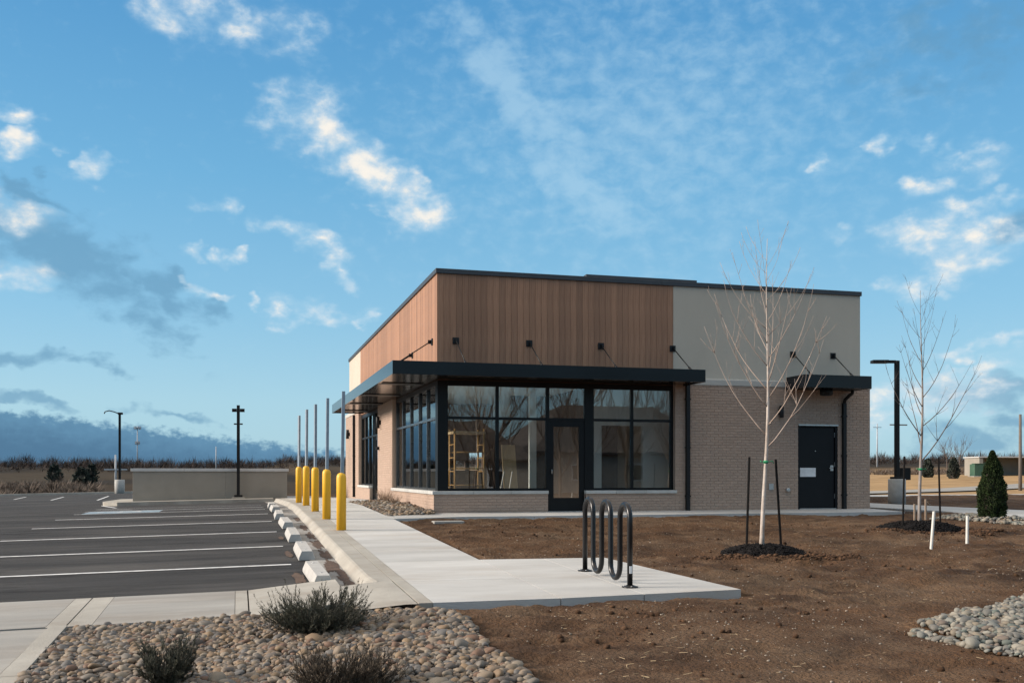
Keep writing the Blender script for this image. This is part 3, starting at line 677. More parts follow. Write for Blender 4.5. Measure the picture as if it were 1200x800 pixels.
# stucco ledge over the brick, its top sloped
def ledge(pts_a, pts_b):
    n = len(pts_a); return MB().add(pts_a+pts_b, [tuple(range(n))[::-1], tuple(range(n, 2*n))]+[(i, (i+1) % n, (i+1) % n+n, i+n) for i in range(n)])
pr = [(-.125,3.092),(.10,3.092),(.10,3.262),(-.008,3.262),(-.125,3.222)]
ledge([(5.86,y,z) for y, z in pr], [(11.30,y,z) for y, z in pr]).build('stucco_ledge', 'eifs_trim', B)
ledge([(x,18.99,z+.11) for x, z in pr], [(x,14.745,z+.11) for x, z in pr]).build('stucco_ledge', 'eifs_trim', B)
# parapet cap
part('parapet_cap', 'metal_cap', (-.045,5.52,-.045,.26,5.49,5.60), ch=.004)
part('parapet_cap', 'metal_cap', (5.525,11.085,-.045,.26,5.49,5.60), ch=.004)
part('parapet_cap', 'metal_cap', (-.045,.26,.262,9.2,5.49,5.60), (-.045,.26,9.205,18.56,5.49,5.60), ch=.004)
part('parapet_cap', 'metal_cap', (10.80,11.085,.262,18.56,5.49,5.60), (.262,10.798,18.30,18.56,5.49,5.60))
part('roof', 'roof_membrane', (.222,10.84,.222,18.3,5.05,5.15))
part('roof_screen', 'metal_cap', (3.97,6.98,1.05,1.25,5.15,5.885), ch=.004)

# storefront: frames and panes
def mull(*b, m='frame_black', parent=B): return part('mullion', m, b, parent=parent, ch=.003)
part('corner_post', 'frame_black', (.002,.246,.002,.262,.529,3.05), ch=.004)
FY0, FY1 = .004, .095
for x0, x1, z0 in ((1.38,1.45,.529),(2.60,2.675,.03),(3.555,3.786,.03),(4.735,4.80,.529),(5.770,5.838,.529)): mull(x0, x1, FY0-.004, FY1, z0, 2.94)
def rails(x0, x1, zs):
    for z0, z1 in zs: mull(x0, x1, FY0, FY1-.004, z0, z1)
for x0, x1 in ((.248,1.379),(1.451,2.599),(3.787,4.734),(4.801,5.769)): rails(x0, x1, ((.529,.585),(2.175,2.235)))
rails(2.676, 3.554, ((2.175,2.235),))
part('header', 'frame_black', (.248,5.838,.002,.12,2.942,3.06), ch=.003)
def pane(*b): return part('pane', 'glass', b)
for x0, x1 in ((.25,1.378),(1.452,2.598),(3.788,4.733),(4.802,5.768)):
    pane(x0, x1, .045, .053, .587, 2.173); pane(x0, x1, .045, .053, 2.237, 2.940)
pane(2.677, 3.553, .045, .053, 2.237, 2.940)
# storefront door
def glass_door(x0, x1, z0, z1, y):
    d = part('door', 'frame_black', (x0,x0+.105,y,y+.045,z0,z1), (x1-.125,x1,y,y+.045,z0,z1), (x0+.105,x1-.125,y+.001,y+.044,z0,z0+.31), (x0+.105,x1-.125,y+.001,y+.044,z1-.14,z1))
    part('door_pane', 'glass', (x0+.105,x1-.125,y+.018,y+.026,z0+.31,z1-.14), parent=d)
    MB().tube([(x0+.05,y,1.02),(x0+.05,y-.05,1.02),(x0+.05,y-.05,1.0),(x0+.05,y-.05,.92)], .010, 8).build('handle', 'steel', d)
    return d
glass_door(2.68, 3.55, .045, 2.172, .02)
part('threshold', 'steel', (2.62,3.56,-.06,.09,.004,.042))
# parking-side storefronts
for (y0, y1) in ((1.305,1.375),(2.405,2.475),(3.695,3.765),(4.965,5.035),(6.10,6.176)): part('mullion', 'frame_sky_sheen', (0.0,.095,y0,y1,.529,2.94), ch=.003)
pan_y = ((.264,1.304),(1.376,2.404),(2.476,3.694),(3.766,4.964),(5.036,6.099))
for y0, y1 in pan_y:
    for z0, z1 in ((.529,.585),(2.175,2.235)): part('mullion', 'frame_sky_sheen', (.004,.09,y0,y1,z0,z1), ch=.003)
    part('pane', 'glass', (.045,.053,y0,y1,.587,2.173)); part('pane', 'glass', (.045,.053,y0,y1,2.237,2.940))
part('header', 'frame_black', (.002,.12,.264,6.176,2.942,3.06), ch=.003)
for (y0, y1, z0) in ((9.264,9.34,.03),(10.72,10.80,.03),(11.20,11.276,.03),(12.20,12.27,.529),(13.25,13.32,.529),(14.38,14.462,.529)): part('mullion', 'frame_black', (0.0,.095,y0,y1,z0,2.94), ch=.003)
for y0, y1 in ((11.278,12.199),(12.271,13.249),(13.321,14.379)):
    for z0, z1 in ((.529,.585),(2.175,2.235)): part('mullion', 'frame_black', (.004,.09,y0,y1,z0,z1), ch=.003)
    part('pane', 'glass', (.045,.053,y0,y1,.587,2.173)); part('pane', 'glass', (.045,.053,y0,y1,2.237,2.940))
for y0, y1 in ((9.342,10.718),(10.802,11.198)):
    part('mullion', 'frame_black', (.004,.09,y0,y1,2.175,2.235), ch=.003); part('pane', 'glass', (.045,.053,y0,y1,2.237,2.940))
part('pane', 'glass', (.045,.053,10.802,11.198,.06,2.173))
d2 = part('door', 'frame_black', (.02,.065,9.345,9.45,.045,2.172), (.02,.065,10.61,10.715,.045,2.172), (.021,.064,9.45,10.61,.045,.30), (.021,.064,9.45,10.61,2.05,2.172))
part('door_pane', 'glass', (.036,.044,9.45,10.61,.30,2.05), parent=d2)
MB().tube([(.02,10.55,1.25),(-.04,10.55,1.25),(-.04,10.55,.85),(.02,10.55,.85)], .012, 8).build('handle', 'metal_black', d2)
part('header', 'frame_black', (.002,.12,9.264,14.462,2.942,3.06), ch=.003)
# service door
sd = part('service_door', 'door_steel', (9.27,10.27,-.055,-.01,.055,2.10), ch=.004)
part('door_frame', 'door_steel', (9.205,9.265,-.09,.02,.03,2.165), (10.275,10.335,-.09,.02,.03,2.165), (9.265,10.275,-.09,.02,2.105,2.165), parent=sd)
part('drip_cap', 'steel', (9.20,10.34,-.135,-.092,2.135,2.168), parent=sd)
part('notice_plate', 'white_label', (9.275,9.73,-.062,-.056,.85,1.075), parent=sd)
part('lock_plate', 'steel', (10.15,10.235,-.066,-.056,1.0,1.14), parent=sd)
MB().tube([(10.19,-.066,1.07),(10.19,-.115,1.07),(10.09,-.115,1.07)], .011, 8).build('handle', 'steel', sd)
for z in (.3, 1.1, 1.85): part('hinge', 'steel', (10.262,10.284,-.072,-.056,z,z+.12), parent=sd)
MB().lathe([(.014,0),(.014,.01)], (0,0,0), 10).build('peephole', 'steel', sd).matrix_local = Matrix.Translation((9.72,-.056,1.5)) @ Matrix.Rotation(R(90), 4, 'X')
part('threshold', 'steel', (9.25,10.29,-.12,.0,.018,.052), parent=sd)
# wall fittings
def updown_light(x, y, z, face):
    l = MB()
    if face == 'front':
        l.box(x-.05, x+.05, y-.03, y, z-.07, z+.07).lathe([(.05,-.15),(.055,-.14),(.055,.14),(.05,.15)], (x, y-.085, z), 16)
    else:
        l.box(x-.03, x, y-.05, y+.05, z-.07, z+.07).lathe([(.055,-.18),(.06,-.17),(.06,.17),(.055,.18)], (x-.09, y, z), 16)
    return l.build('wall_light', 'metal_black', B)
updown_light(8.68, -.111, 2.47, 'front'); updown_light(-.111, 8.55, 2.52, 'left'); updown_light(-.111, 17.4, 2.50, 'left')
part('camera_dome', 'metal_black', (-.21,-.112,8.85,8.98,1.68,1.78), ch=.01)
part('outlet_box', 'steel', (8.37,8.50,-.135,-.112,.52,.68), ch=.006)
MB().lathe([(.055,0),(.055,.05),(.03,.06)], (0,0,0), 14).build('hose_bib', 'steel', B).matrix_local = Matrix.Translation((8.90,-.112,.52)) @ Matrix.Rotation(R(90), 4, 'X')
def downspout(x, y, z0, z1, face, kick=None):
    t = MB(); w = .045
    if face == 'front': t.box(x-w, x+w, y-.09, y-.002, z0, z1)
    else: t.box(x-.09, x-.002, y-w, y+w, z0, z1)
    o = t.build('downspout', 'metal_black', B)
    for z in (z0+.35, (z0+z1)/2, z1-.35):
        b = (x-w-.02, x+w+.02, y-.096, y-.001, z, z+.03) if face == 'front' else (x-.096, x-.001, y-w-.02, y+w+.02, z, z+.03)
        part('strap', 'metal_black', b, parent=o)
    return o
downspout(6.15, -.112, .02, 3.07, 'front')
dsr = downspout(10.49, -.112, .02, 2.72, 'front')
MB().tube([(10.49,-.16,2.70),(10.50,-.18,2.80),(10.56,-.26,2.90),(10.60,-.34,2.96),(10.60,-.36,3.07)], .045, 10).build('elbow', 'metal_black', dsr)
downspout(-.112, 15.55, .06, 3.15, 'left')

# canopies
def canopy_rod(parent, wx, wy, wz, ex, ey, ez, nrm):
    r = MB().tube([(wx+nrm[0]*.05, wy+nrm[1]*.05, wz), (ex, ey, ez)], .013, 8).build('tie_rod', 'metal_black', parent)
    b = MB()
    if nrm[1]: b.cbox(wx-.075, wx+.075, wy-.02, wy-.0, wz-.075, wz+.075, .003).box(wx-.012, wx+.012, wy-.10, wy-.021, wz-.05, wz+.04)
    else: b.cbox(wx-.02, wx, wy-.075, wy+.075, wz-.075, wz+.075, .003).box(wx-.10, wx-.021, wy-.012, wy+.012, wz-.05, wz+.04)
    b.build('rod_bracket', 'metal_black', parent)
    d = Vector((ex-wx, ey-wy, ez-wz)).normalized(); e = Vector((ex, ey, ez))
    MB().tube([e-d*.12, e+d*.02], .026, 8).build('turnbuckle', 'metal_black', parent)
Z0, Z1 = 3.052, 3.340
can = part('canopy', 'canopy_metal', (-1.21,6.10,-1.21,-1.15,Z0,Z1), (-1.21,-1.15,-1.148,12.93,Z0,Z1), (6.04,6.10,-1.148,-.126,Z0,Z1), (-1.148,-.112,12.87,12.93,Z0,Z1))
part('canopy_deck', 'canopy_metal', (-1.148,6.038,-1.148,-.008,3.285,3.325), (-1.148,-.008,-.006,12.868,3.285,3.325), parent=can)
for i in range(6):
    x0 = -1.146+i*1.197; part('soffit_panel', 'soffit_metal', (x0, x0+1.192, -1.146, .0, 3.078, 3.10), parent=can)
for i in range(9):
    y0 = .004+i*1.43; part('soffit_panel', 'soffit_metal', (-1.146, 0.0, y0, y0+1.425, 3.078, 3.10), parent=can)
for y in (1.1, 4.6, 8.0, 11.4): part('beam', 'frame_black', (-1.147, -.115, y, y+.42, 3.058, 3.076), parent=can)
for x in (.425, 2.177, 3.959, 5.815): canopy_rod(can, x, -.010, 3.965, x, -1.04, 3.345, (0,-1))
for y in (.58, 3.28, 6.0, 8.7, 11.4): canopy_rod(can, -.010, y, 4.0, -1.04, y, 3.345, (-1,0))
can2 = part('canopy', 'canopy_metal', (8.84,10.70,-1.0,-.95,Z0-.03,Z1-.01), (8.84,8.89,-.948,-.128,Z0-.03,Z1-.01), (10.65,10.70,-.948,-.128,Z0-.03,Z1-.01))
part('soffit_panel', 'frame_black', (8.892,10.648,-.948,-.128,3.03,3.05), parent=can2)
part('canopy_deck', 'canopy_metal', (8.892,10.648,-.948,-.128,3.26,3.29), parent=can2)
MB().lathe([(.14,0),(.16,-.02),(.16,-.14),(.12,-.16)][::-1], (9.75,-.5,3.03), 18).build('canopy_drum', 'metal_black', can2)  # round black drum hung under the soffit
for x in (9.11, 10.26): canopy_rod(can2, x, -.006, 3.93, x, -.86, 3.335, (0,-1))

# interior seen through the glass
part('floor', 'floor_slab', (.16,10.8,.16,18.2,-.1,.03))
part('ceiling', 'drywall', (.225,10.84,.225,18.25,3.12,3.2))
wb = [(4.32,4.79,1.08,1.83),(4.94,5.53,1.08,2.15),(5.53,5.79,1.08,1.48)]
bw = MB(); xs_ = [.25,4.32,4.79,4.94,5.53,5.79,10.84]; zs_ = [-.1,1.08,1.48,1.83,2.15,3.115]
for x0, x1 in zip(xs_, xs_[1:]):
    z = zs_[0]
    for z0, z1 in zip(zs_, zs_[1:]):
        if not any(x0 >= a-.01 and x1 <= b+.01 and z0 >= c_-.01 and z1 <= d-.01 for a, b, c_, d in wb): bw.box(x0, x1, 18.25, 18.5, z0, z1)
bw.build('back_wall', 'osb', B)
part('back_wall', 'eifs', (.25,10.84,18.26,18.5,3.12,5.48))
part('partition', 'drywall', (4.09,4.43,1.2,1.32,.03,3.115), (4.43,5.54,1.2,1.32,2.14,3.115), (5.54,10.8,1.2,1.32,.03,3.115))
part('partition', 'drywall', (2.72,2.90,1.8,1.9,.03,3.115))
part('partition', 'interior_dark', (3.0,6.2,4.6,4.7,.03,3.115), (4.09,4.19,1.33,4.59,.03,3.115))
part('partition', 'osb', (.3,3.4,8.2,8.3,2.25,3.115))

# ------------------------------------------------------------------ things inside the shop
sc = empty('rolling_scaffold', (1.0, 1.4, .03)); tag(sc, 'yellow work scaffold standing behind the corner window', 'scaffold')
for sx in (-.36, .36):
    for sy in (-.3, .3): MB().tube([(sx,sy,0),(sx,sy,1.98)], .024, 8).build('upright', 'scaffold', sc)
    for z in (.28,.62,.95,1.28,1.6,1.9): MB().tube([(sx,-.3,z),(sx,.3,z)], .015, 6).build('rung', 'scaffold', sc)
for z in (.62,1.02,1.42): 
    for sy in (-.3,.3): MB().tube([(-.36,sy,z),(.36,sy,z)], .015, 6).build('brace', 'scaffold', sc)
MB().box(-.4,.4,-.32,.32,1.86,1.92).build('platform', 'plywood', sc)
pw = MB().add([(2.06,1.7,.03),(2.42,1.7,.03),(2.42,2.1,1.66),(2.06,2.1,1.66),(2.06,1.72,.03),(2.42,1.72,.03),(2.42,2.12,1.66),(2.06,2.12,1.66)], [(0,1,2,3),(7,6,5,4),(0,4,5,1),(1,5,6,2),(2,6,7,3),(3,7,4,0)]).build('plywood_sheet', 'plywood')
tag(pw, 'tan plywood sheet leaning inside left of the glass door', 'plywood')
for i, (x, dx) in enumerate(((1.62,.10),(1.86,.06))):
    o = MB().tube([(x,.9,.03),(x+dx,.55,.98)], .014, 6).build('tool_handle', 'pvc')
    tag(o, ('thin white tool handle leaning inside, closer to the yellow scaffold','thin white tool handle leaning inside, closer to the plywood sheet')[i], 'tool', 'tool handles inside the window')

# ------------------------------------------------------------------ yellow bollards with sign posts
BG = 'yellow bollards along the walk'
bs = MB().lathe([(.086,0),(.086,.93),(.080,.97),(.062,1.0),(.030,1.018),(.004,1.02)], (0,0,0), 24).mesh('sleeve')
ps = MB().box(-.028,.028,-.028,.028,.98,2.47).mesh('sign_post')
BLAB = ['yellow bollard with bare sign post, nearest to the bike rack', 'second yellow bollard from the bike rack, bare post on top', 'middle one of the five yellow bollards in the row',
        'yellow bollard second from the low grey wall', 'yellow bollard at the low grey wall end of the row']
for i in range(5):
    y = -4.42+2.74*i; o = empty('bollard', (-2.61-.027*i, y, zg(y))); tag(o, BLAB[i], 'bollard', BG)
    link('sleeve', bs, 'yellow_sleeve', o); p = link('sign_post', ps, 'galvanized', o)
    p.rotation_euler = (0, R((.9,.5,.2,.4,.3)[i]), R(8*i))
# ------------------------------------------------------------------ wheel stops
prof = [(-.115,0),(-.115,.035),(-.075,.135),(.075,.135),(.115,.035),(.115,0)]
def stop_mesh():
    vs = []; ysx = [-.74,-.725,.725,.74]
    for k, y in enumerate(ysx):
        f = .94 if k in (0, 3) else 1.0
        vs += [(x*f, y, z*f) for x, z in prof]
    fs = [(6*i+j, 6*i+6+j, 6*i+6+(j+1) % 6, 6*i+(j+1) % 6) for i in range(3) for j in range(6)]+[tuple(range(6)), tuple(range(23, 17, -1))]
    return MB().add(vs, fs).mesh('wheel_stop')
sm = stop_mesh()
pinm = MB().lathe([(.016,.134),(.016,.139),(.008,.141)], (0,0,0), 8).mesh('anchor_pin')
ORD = ['first','second','third','fourth','fifth','sixth','seventh']
for i in range(7):
    y = -9.90+2.74*i; x = -3.46+random.uniform(-.02,.02); o = link('wheel_stop', sm, 'precast'); o.location = (x, y, gp(x, y)+.008)
    o.rotation_euler = (math.atan2(gp(x,y+.9)-gp(x,y-.9), 1.8), 0, R(random.uniform(-1.2,1.2)))
    tag(o, 'white precast wheel stop, '+ORD[i]+' in line counting from the big juniper', 'wheel stop', 'wheel stops along the curb')
    for s in (-.5,.5): q = link('anchor_pin', pinm, 'steel', o); q.location = (0, s, 0)

# ------------------------------------------------------------------ wave bike rack
rk = empty('bike_rack', (-.31, -11.6, zg(-11.6))); tag(rk, 'glossy black wave shaped bike rack bolted to the concrete pad', 'bike rack')
pts = []; hy = [-.72,-.432,-.144,.144,.432,.72]; top, bot = .735, .20; rr = .144
slope = .029
pts.append((0, hy[0], .01+slope*hy[0]))
for k in range(5):
    cyk = (hy[k]+hy[k+1])/2; zc = top if k % 2 == 0 else bot; sg = 1 if k % 2 == 0 else -1
    for t in np.linspace(math.pi, 0, 11): pts.append((0, cyk+rr*math.cos(t), zc+sg*rr*1.05*math.sin(t)+slope*cyk))
pts.append((0, hy[5], .01+slope*hy[5]))
MB().tube(pts, .030, 14).build('wave_tube', 'gloss_black', rk)
for y in (hy[0], hy[5]):
    p = MB().lathe([(.088,0),(.088,.010),(.045,.012),(.045,.022)], (0,y,slope*y+.001), 20).build('base_plate', 'gloss_black', rk)
    for a in range(3): MB().lathe([(.009,0),(.009,.008)], (.065*math.cos(a*2.1+.4), y+.065*math.sin(a*2.1+.4), slope*y+.011), 6).build('bolt', 'steel', p)
lb = MB(); a0 = R(200)
for k in range(5):
    a = R(236+k*16); lb.v += [(.0312*math.cos(a), hy[0]+.0312*math.sin(a), .13), (.0312*math.cos(a), hy[0]+.0312*math.sin(a), .21)]
lb.f = [(2*k, 2*k+2, 2*k+3, 2*k+1) for k in range(4)]; lb.sm = [True]*4
lb.build('sticker', 'white_label', rk)

# ------------------------------------------------------------------ stones
import bmesh
def ico(sub):
    bm = bmesh.new(); bmesh.ops.create_icosphere(bm, subdivisions=sub, radius=1); bm.verts.ensure_lookup_table()
    v = np.array([q.co[:] for q in bm.verts]); f = np.array([[q.index for q in p.verts] for p in bm.faces]); bm.free(); return v, f
IV, IF = ico(2); IV1, IF1 = ico(1)
def shape(seed, V):
    o = Vector((seed*3.1, seed*1.7, seed*.9)); out = V.copy()
    for i, p in enumerate(V):
        k = 1+.34*noise.noise(Vector(p)*.9+o)+.16*noise.noise(Vector(p)*2.1+o); out[i] = p*k
    return out
SH = [shape(s, IV) for s in range(1, 11)]; SH1 = [shape(s, IV1) for s in range(1, 9)]
STM = []
def stone_meshes(m):
    L = []
    for s in SH:
        me = np_mesh('stone', s, IF, True); me.materials.append(MATS[m]); L.append(me)
    return L
def rotm(a, b, c_):
    return np.array(Matrix.Rotation(c_, 3, 'Z') @ Matrix.Rotation(b, 3, 'Y') @ Matrix.Rotation(a, 3, 'X'))
def to_px(x, y, z):
    dx, dy = x-CAM.x, y-CAM.y; h = R(HEAD); dep = dx*math.sin(h)+dy*math.cos(h); lat = dx*math.cos(h)-dy*math.sin(h)
    return 600+1167*lat/dep, 556-1167*(z-CAM.z)/dep, dep
def scatter(poly, spacing, smin, smax, zf, layers=1):
    xs = [p[0] for p in poly]; ys = [p[1] for p in poly]; out = []
    for L in range(layers):
        for x in np.arange(min(xs), max(xs), spacing):
            for y in np.arange(min(ys), max(ys), spacing):
                a, b = x+random.uniform(-.5,.5)*spacing, y+random.uniform(-.5,.5)*spacing
                if not inpoly(a, b, poly): continue
                s = smin*.75+(smax*1.12-smin*.75)*random.random()**2.0
                if random.random() < .03: s *= random.uniform(1.3,1.7)
                sx, sy, sz = s*random.uniform(.95,1.5), s*random.uniform(.8,1.05), s*random.uniform(.55,.85)
                out.append((a, b, zf(a, b)+sz*random.uniform(.15,.75)+L*smin*.8, sx, sy, sz, random.uniform(-.4,.4), random.uniform(-.4,.4), random.uniform(0,6.28), random.randrange(10)))
    return out
def join_stones(name, L, m, parent, VS, F_):
    vs = []; fs = []; k = 0
    for (x, y, z, sx, sy, sz, a, b, c_, q) in L:
        v = (VS[q % len(VS)]*np.array([sx,sy,sz])) @ rotm(a, b, c_).T+np.array([x,y,z]); vs.append(v); fs.append(F_+k); k += len(v)
    o = link(name, np_mesh(name, np.concatenate(vs), np.concatenate(fs), True), m, parent); o['kind'] = 'stuff'; return o
def stone_bed(bed, L, m, n_single, VS=SH, F_=IF):
    def rank(s):
        px, py, d = to_px(*s[:3])
        vis = 0 <= px <= 1200 and py <= 800 and d > 1
        return -(s[3]*s[4]/d**2) if vis else 0
    L = sorted(L, key=rank)
    ms = stone_meshes(m) if n_single else None
    for s in L[:n_single]:
        o = link('stone', ms[s[9]], m, bed); o.location = s[:3]; o.scale = s[3:6]; o.rotation_euler = s[6:9]
    join_stones('stones', L[n_single:], m, bed, VS, F_)
BED = [(-5.88,-12.46),(-4.3,-12.42),(-3.2,-12.72),(-2.74,-13.0),(-2.50,-13.15),(-2.42,-13.9),(-2.52,-14.8),(-2.48,-15.8),(-2.58,-17.2),(-2.5,-18.6),(-5.86,-18.6)]
def bedmound(x, y): return bedz(x, y)+.035*noise.noise((x*1.2, y*1.2, 6))
bed1 = tag(sheet('rock_bed', np.linspace(-5.9, -2.45, 24), np.linspace(-18.8, -12.40, 36), lambda x, y: bedmound(x, y)-.03, 'bed_soil'), 'river rock bed with junipers beside the concrete gutter', 'rock bed', kind='structure')
stone_bed(bed1, scatter(BED, .045, .0165, .037, bedmound, 2), 'river_stone', 300)
def rz(x, y): return dirt_h(x, y)+.012+.035*min(1, max(0, (x-.9)/1.2))
bed2 = tag(sheet('rock_bed', np.linspace(1.0, 5.4, 12), np.linspace(-17.4, -13.1, 12), lambda x, y: zg(y)-.16, 'bed_soil'), 'pale rounded rocks spilling over bare soil by the lone white pipes', 'rock bed', kind='structure')
stone_bed(bed2, scatter(ROCKR, .046, .017, .036, rz, 2), 'pale_stone', 220)
WB = [(-1.22,7.1),(-1.24,-1.0),(-.9,-.82),(-.14,-.70),(-.14,7.1)]
bed3 = tag(sheet('rock_bed', np.linspace(-1.27, -.12, 3), [-1.3,-.5,1,2,3.5,5,7.15], lambda x, y: zg(y)-.05, 'bed_soil'), 'narrow river rock strip along the sunlit brick base', 'rock bed', kind='structure')
stone_bed(bed3, scatter(WB, .075, .028, .055, lambda x, y: zg(y)-.02+.05*(x+1.25), 1), 'river_stone', 0, SH1, IF1)
AB = [(10.7,-3.1),(11.5,-2.6),(12.42,-2.5),(12.42,-6.2),(11.6,-5.4),(11.0,-4.3)]
bed4 = tag(sheet('rock_bed', np.linspace(10.6, 12.42, 4), np.linspace(-6.2, -2.5, 4), lambda x, y: zg(y)-.25, 'bed_soil'), 'grey rocks around the foot of the clipped arborvitae', 'rock bed', kind='structure')
stone_bed(bed4, scatter(AB, .085, .03, .06, lambda x, y: dirt_h(x, y)+.01, 1), 'pale_stone', 0, SH1, IF1)
# loose pebbles and clods on the bare soil
L = []
while len(L) < 4200:
    d = 4.5+19*random.random()**1.3; a = R(HEAD)+random.uniform(-.30,.56); x, y = CAM.x+d*math.sin(a), CAM.y+d*math.cos(a)
    if y > -1.7 or x < -2.3 or x > 18 or (y > -13 and x < -1.2) or inpoly(x, y, PAD) or inpoly(x, y, WALKR): continue
    if noise.noise((x*.9, y*.9, 12)) < random.uniform(-.55,.45): continue
    s = .003+.009*random.random()**4; L.append((x, y, dirt_h(x, y)+s*.4, s*1.3, s, s*.7, 0, 0, random.uniform(0,6.28), random.randrange(8)))
peb = join_stones('pebbles', L, 'pebble', None, SH1, IF1); tag(peb, 'small pale pebbles scattered over the bare soil', 'pebbles')
L = []
while len(L) < 6000:
    if random.random() < .45:
        mx, my, mr, mh = random.choice(MULCH); a = random.uniform(3.3,6.1); q = mr+random.uniform(.0,.75); x, y = mx+q*math.cos(a), my+q*math.sin(a)*.9
    else:
        d = 4.5+17*random.random()**1.3; a = R(HEAD)+random.uniform(-.30,.56); x, y = CAM.x+d*math.sin(a), CAM.y+d*math.cos(a)
        if noise.noise((x*.6, y*.6, 20)) < random.uniform(-.2,.5): continue
    if y > -1.7 or x < -2.3 or x > 18 or (y > -13.2 and x < -1.2) or inpoly(x, y, [(-1.5,-13.1),(1.0,-12.9),(.62,-9.35),(-1.5,-9.2)]) or inpoly(x, y, WALKR): continue
    s = .006+.030*random.random()**4; L.append((x, y, dirt_h(x, y)+s*.2, s*1.2, s, s*.7, random.uniform(-.6,.6), random.uniform(-.6,.6), random.uniform(0,6.28), random.randrange(8)))
clod = join_stones('soil_clods', L, 'clod', None, SH1, IF1); tag(clod, 'crumbly brown clods lying on the bare soil', 'soil clods')
# broken straw and bits of dry grass left on the soil
mat('straw', (.36,.27,.16), .9, (.24,.175,.10), 9, 3, island=.4)
vs = []; fs = []; k = 0
while k < 4*1300:
    d = 4.5+19*random.random()**1.2; a = R(HEAD)+random.uniform(-.30,.56); x, y = CAM.x+d*math.sin(a), CAM.y+d*math.cos(a)
    if y > -1.7 or x < -2.3 or x > 12 or (y > -13 and x < -1.2) or inpoly(x, y, PAD): continue
    if noise.noise((x*.5, y*.5, 31)) < random.uniform(-.15,.5): continue
    h = dirt_h(x, y)+.006; t = random.uniform(0,6.28); l = random.uniform(.008,.034); w = random.uniform(.0012,.0026)
    u = Vector((math.cos(t)*l, math.sin(t)*l, random.uniform(-.1,.35)*l)); n_ = Vector((-math.sin(t)*w, math.cos(t)*w, .001)); p = Vector((x, y, h))
    vs += [tuple(p-u-n_), tuple(p+u-n_), tuple(p+u+n_), tuple(p-u+n_)]; fs.append((k, k+1, k+2, k+3)); k += 4
tag(link('straw_bits', np_mesh('straw_bits', vs, fs), 'straw'), 'thin straw coloured bits scattered on the bare soil', 'straw', kind='stuff')
# ------------------------------------------------------------------ mulch rings: mound of chips
def mulch(mx, my, mr, mh, label, seed):
    rs = np.random.default_rng(seed); n = 3200
    q = np.sqrt(rs.random(n)); a = rs.random(n)*6.283; wob = 1+.10*np.sin(3*a+seed)+.06*np.sin(7*a)
    x = mx+q*wob*mr*np.cos(a); y = my+q*wob*mr*.95*np.sin(a); z = np.array([zg(v) for v in y])-.06+mh*(1-q**2.2)+rs.random(n)*.02
    vs = []; fs = []
    for i in range(n):
        w, l, t = rs.uniform(.006,.014), rs.uniform(.018,.05), .004
        c = np.array([[-l,-w,-t],[l,-w,-t],[l,w,-t],[-l,w,-t],[-l,-w,t],[l,-w,t],[l,w,t],[-l,w,t]]) @ rotm(rs.uniform(-.9,.9), rs.uniform(-.7,.7), rs.uniform(0,6.28)).T+np.array([x[i],y[i],z[i]])
        vs.append(c); fs.append(np.array([(0,3,2,1),(4,5,6,7),(0,1,5,4),(1,2,6,5),(2,3,7,6),(3,0,4,7)])+8*i)
    base = MB(); m = 36
    bv = [(mx, my, zg(my)-.06+mh)]; rings = (.35,.65,.85,.97,1.04)
    for r_ in rings:
        for k in range(m):
            a_ = 6.283*k/m; wb_ = 1+.10*math.sin(3*a_+seed)+.06*math.sin(7*a_); yy = my+r_*wb_*mr*.95*math.sin(a_)
            bv.append((mx+r_*wb_*mr*math.cos(a_), yy, zg(yy)-.07+mh*(1-r_**2.2)-(.06 if r_ > 1 else 0)))
    bf = [(0, 1+k, 1+(k+1) % m) for k in range(m)]+[(1+i*m+k, 1+(i+1)*m+k, 1+(i+1)*m+(k+1) % m, 1+i*m+(k+1) % m) for i in range(len(rings)-1) for k in range(m)]
    o = base.add(bv, bf, True).build('mulch_ring', 'mulch'); tag(o, label, 'mulch', kind='stuff')
    ch = link('mulch_chips', np_mesh('mulch_chips', np.concatenate(vs), np.concatenate(fs)), 'mulch', o); ch['kind'] = 'stuff'
mulch(*MULCH[0], 'black mulch ring around the young tree by the service door', 1)
mulch(*MULCH[1], 'black mulch ring around the young tree by the light pole', 2)

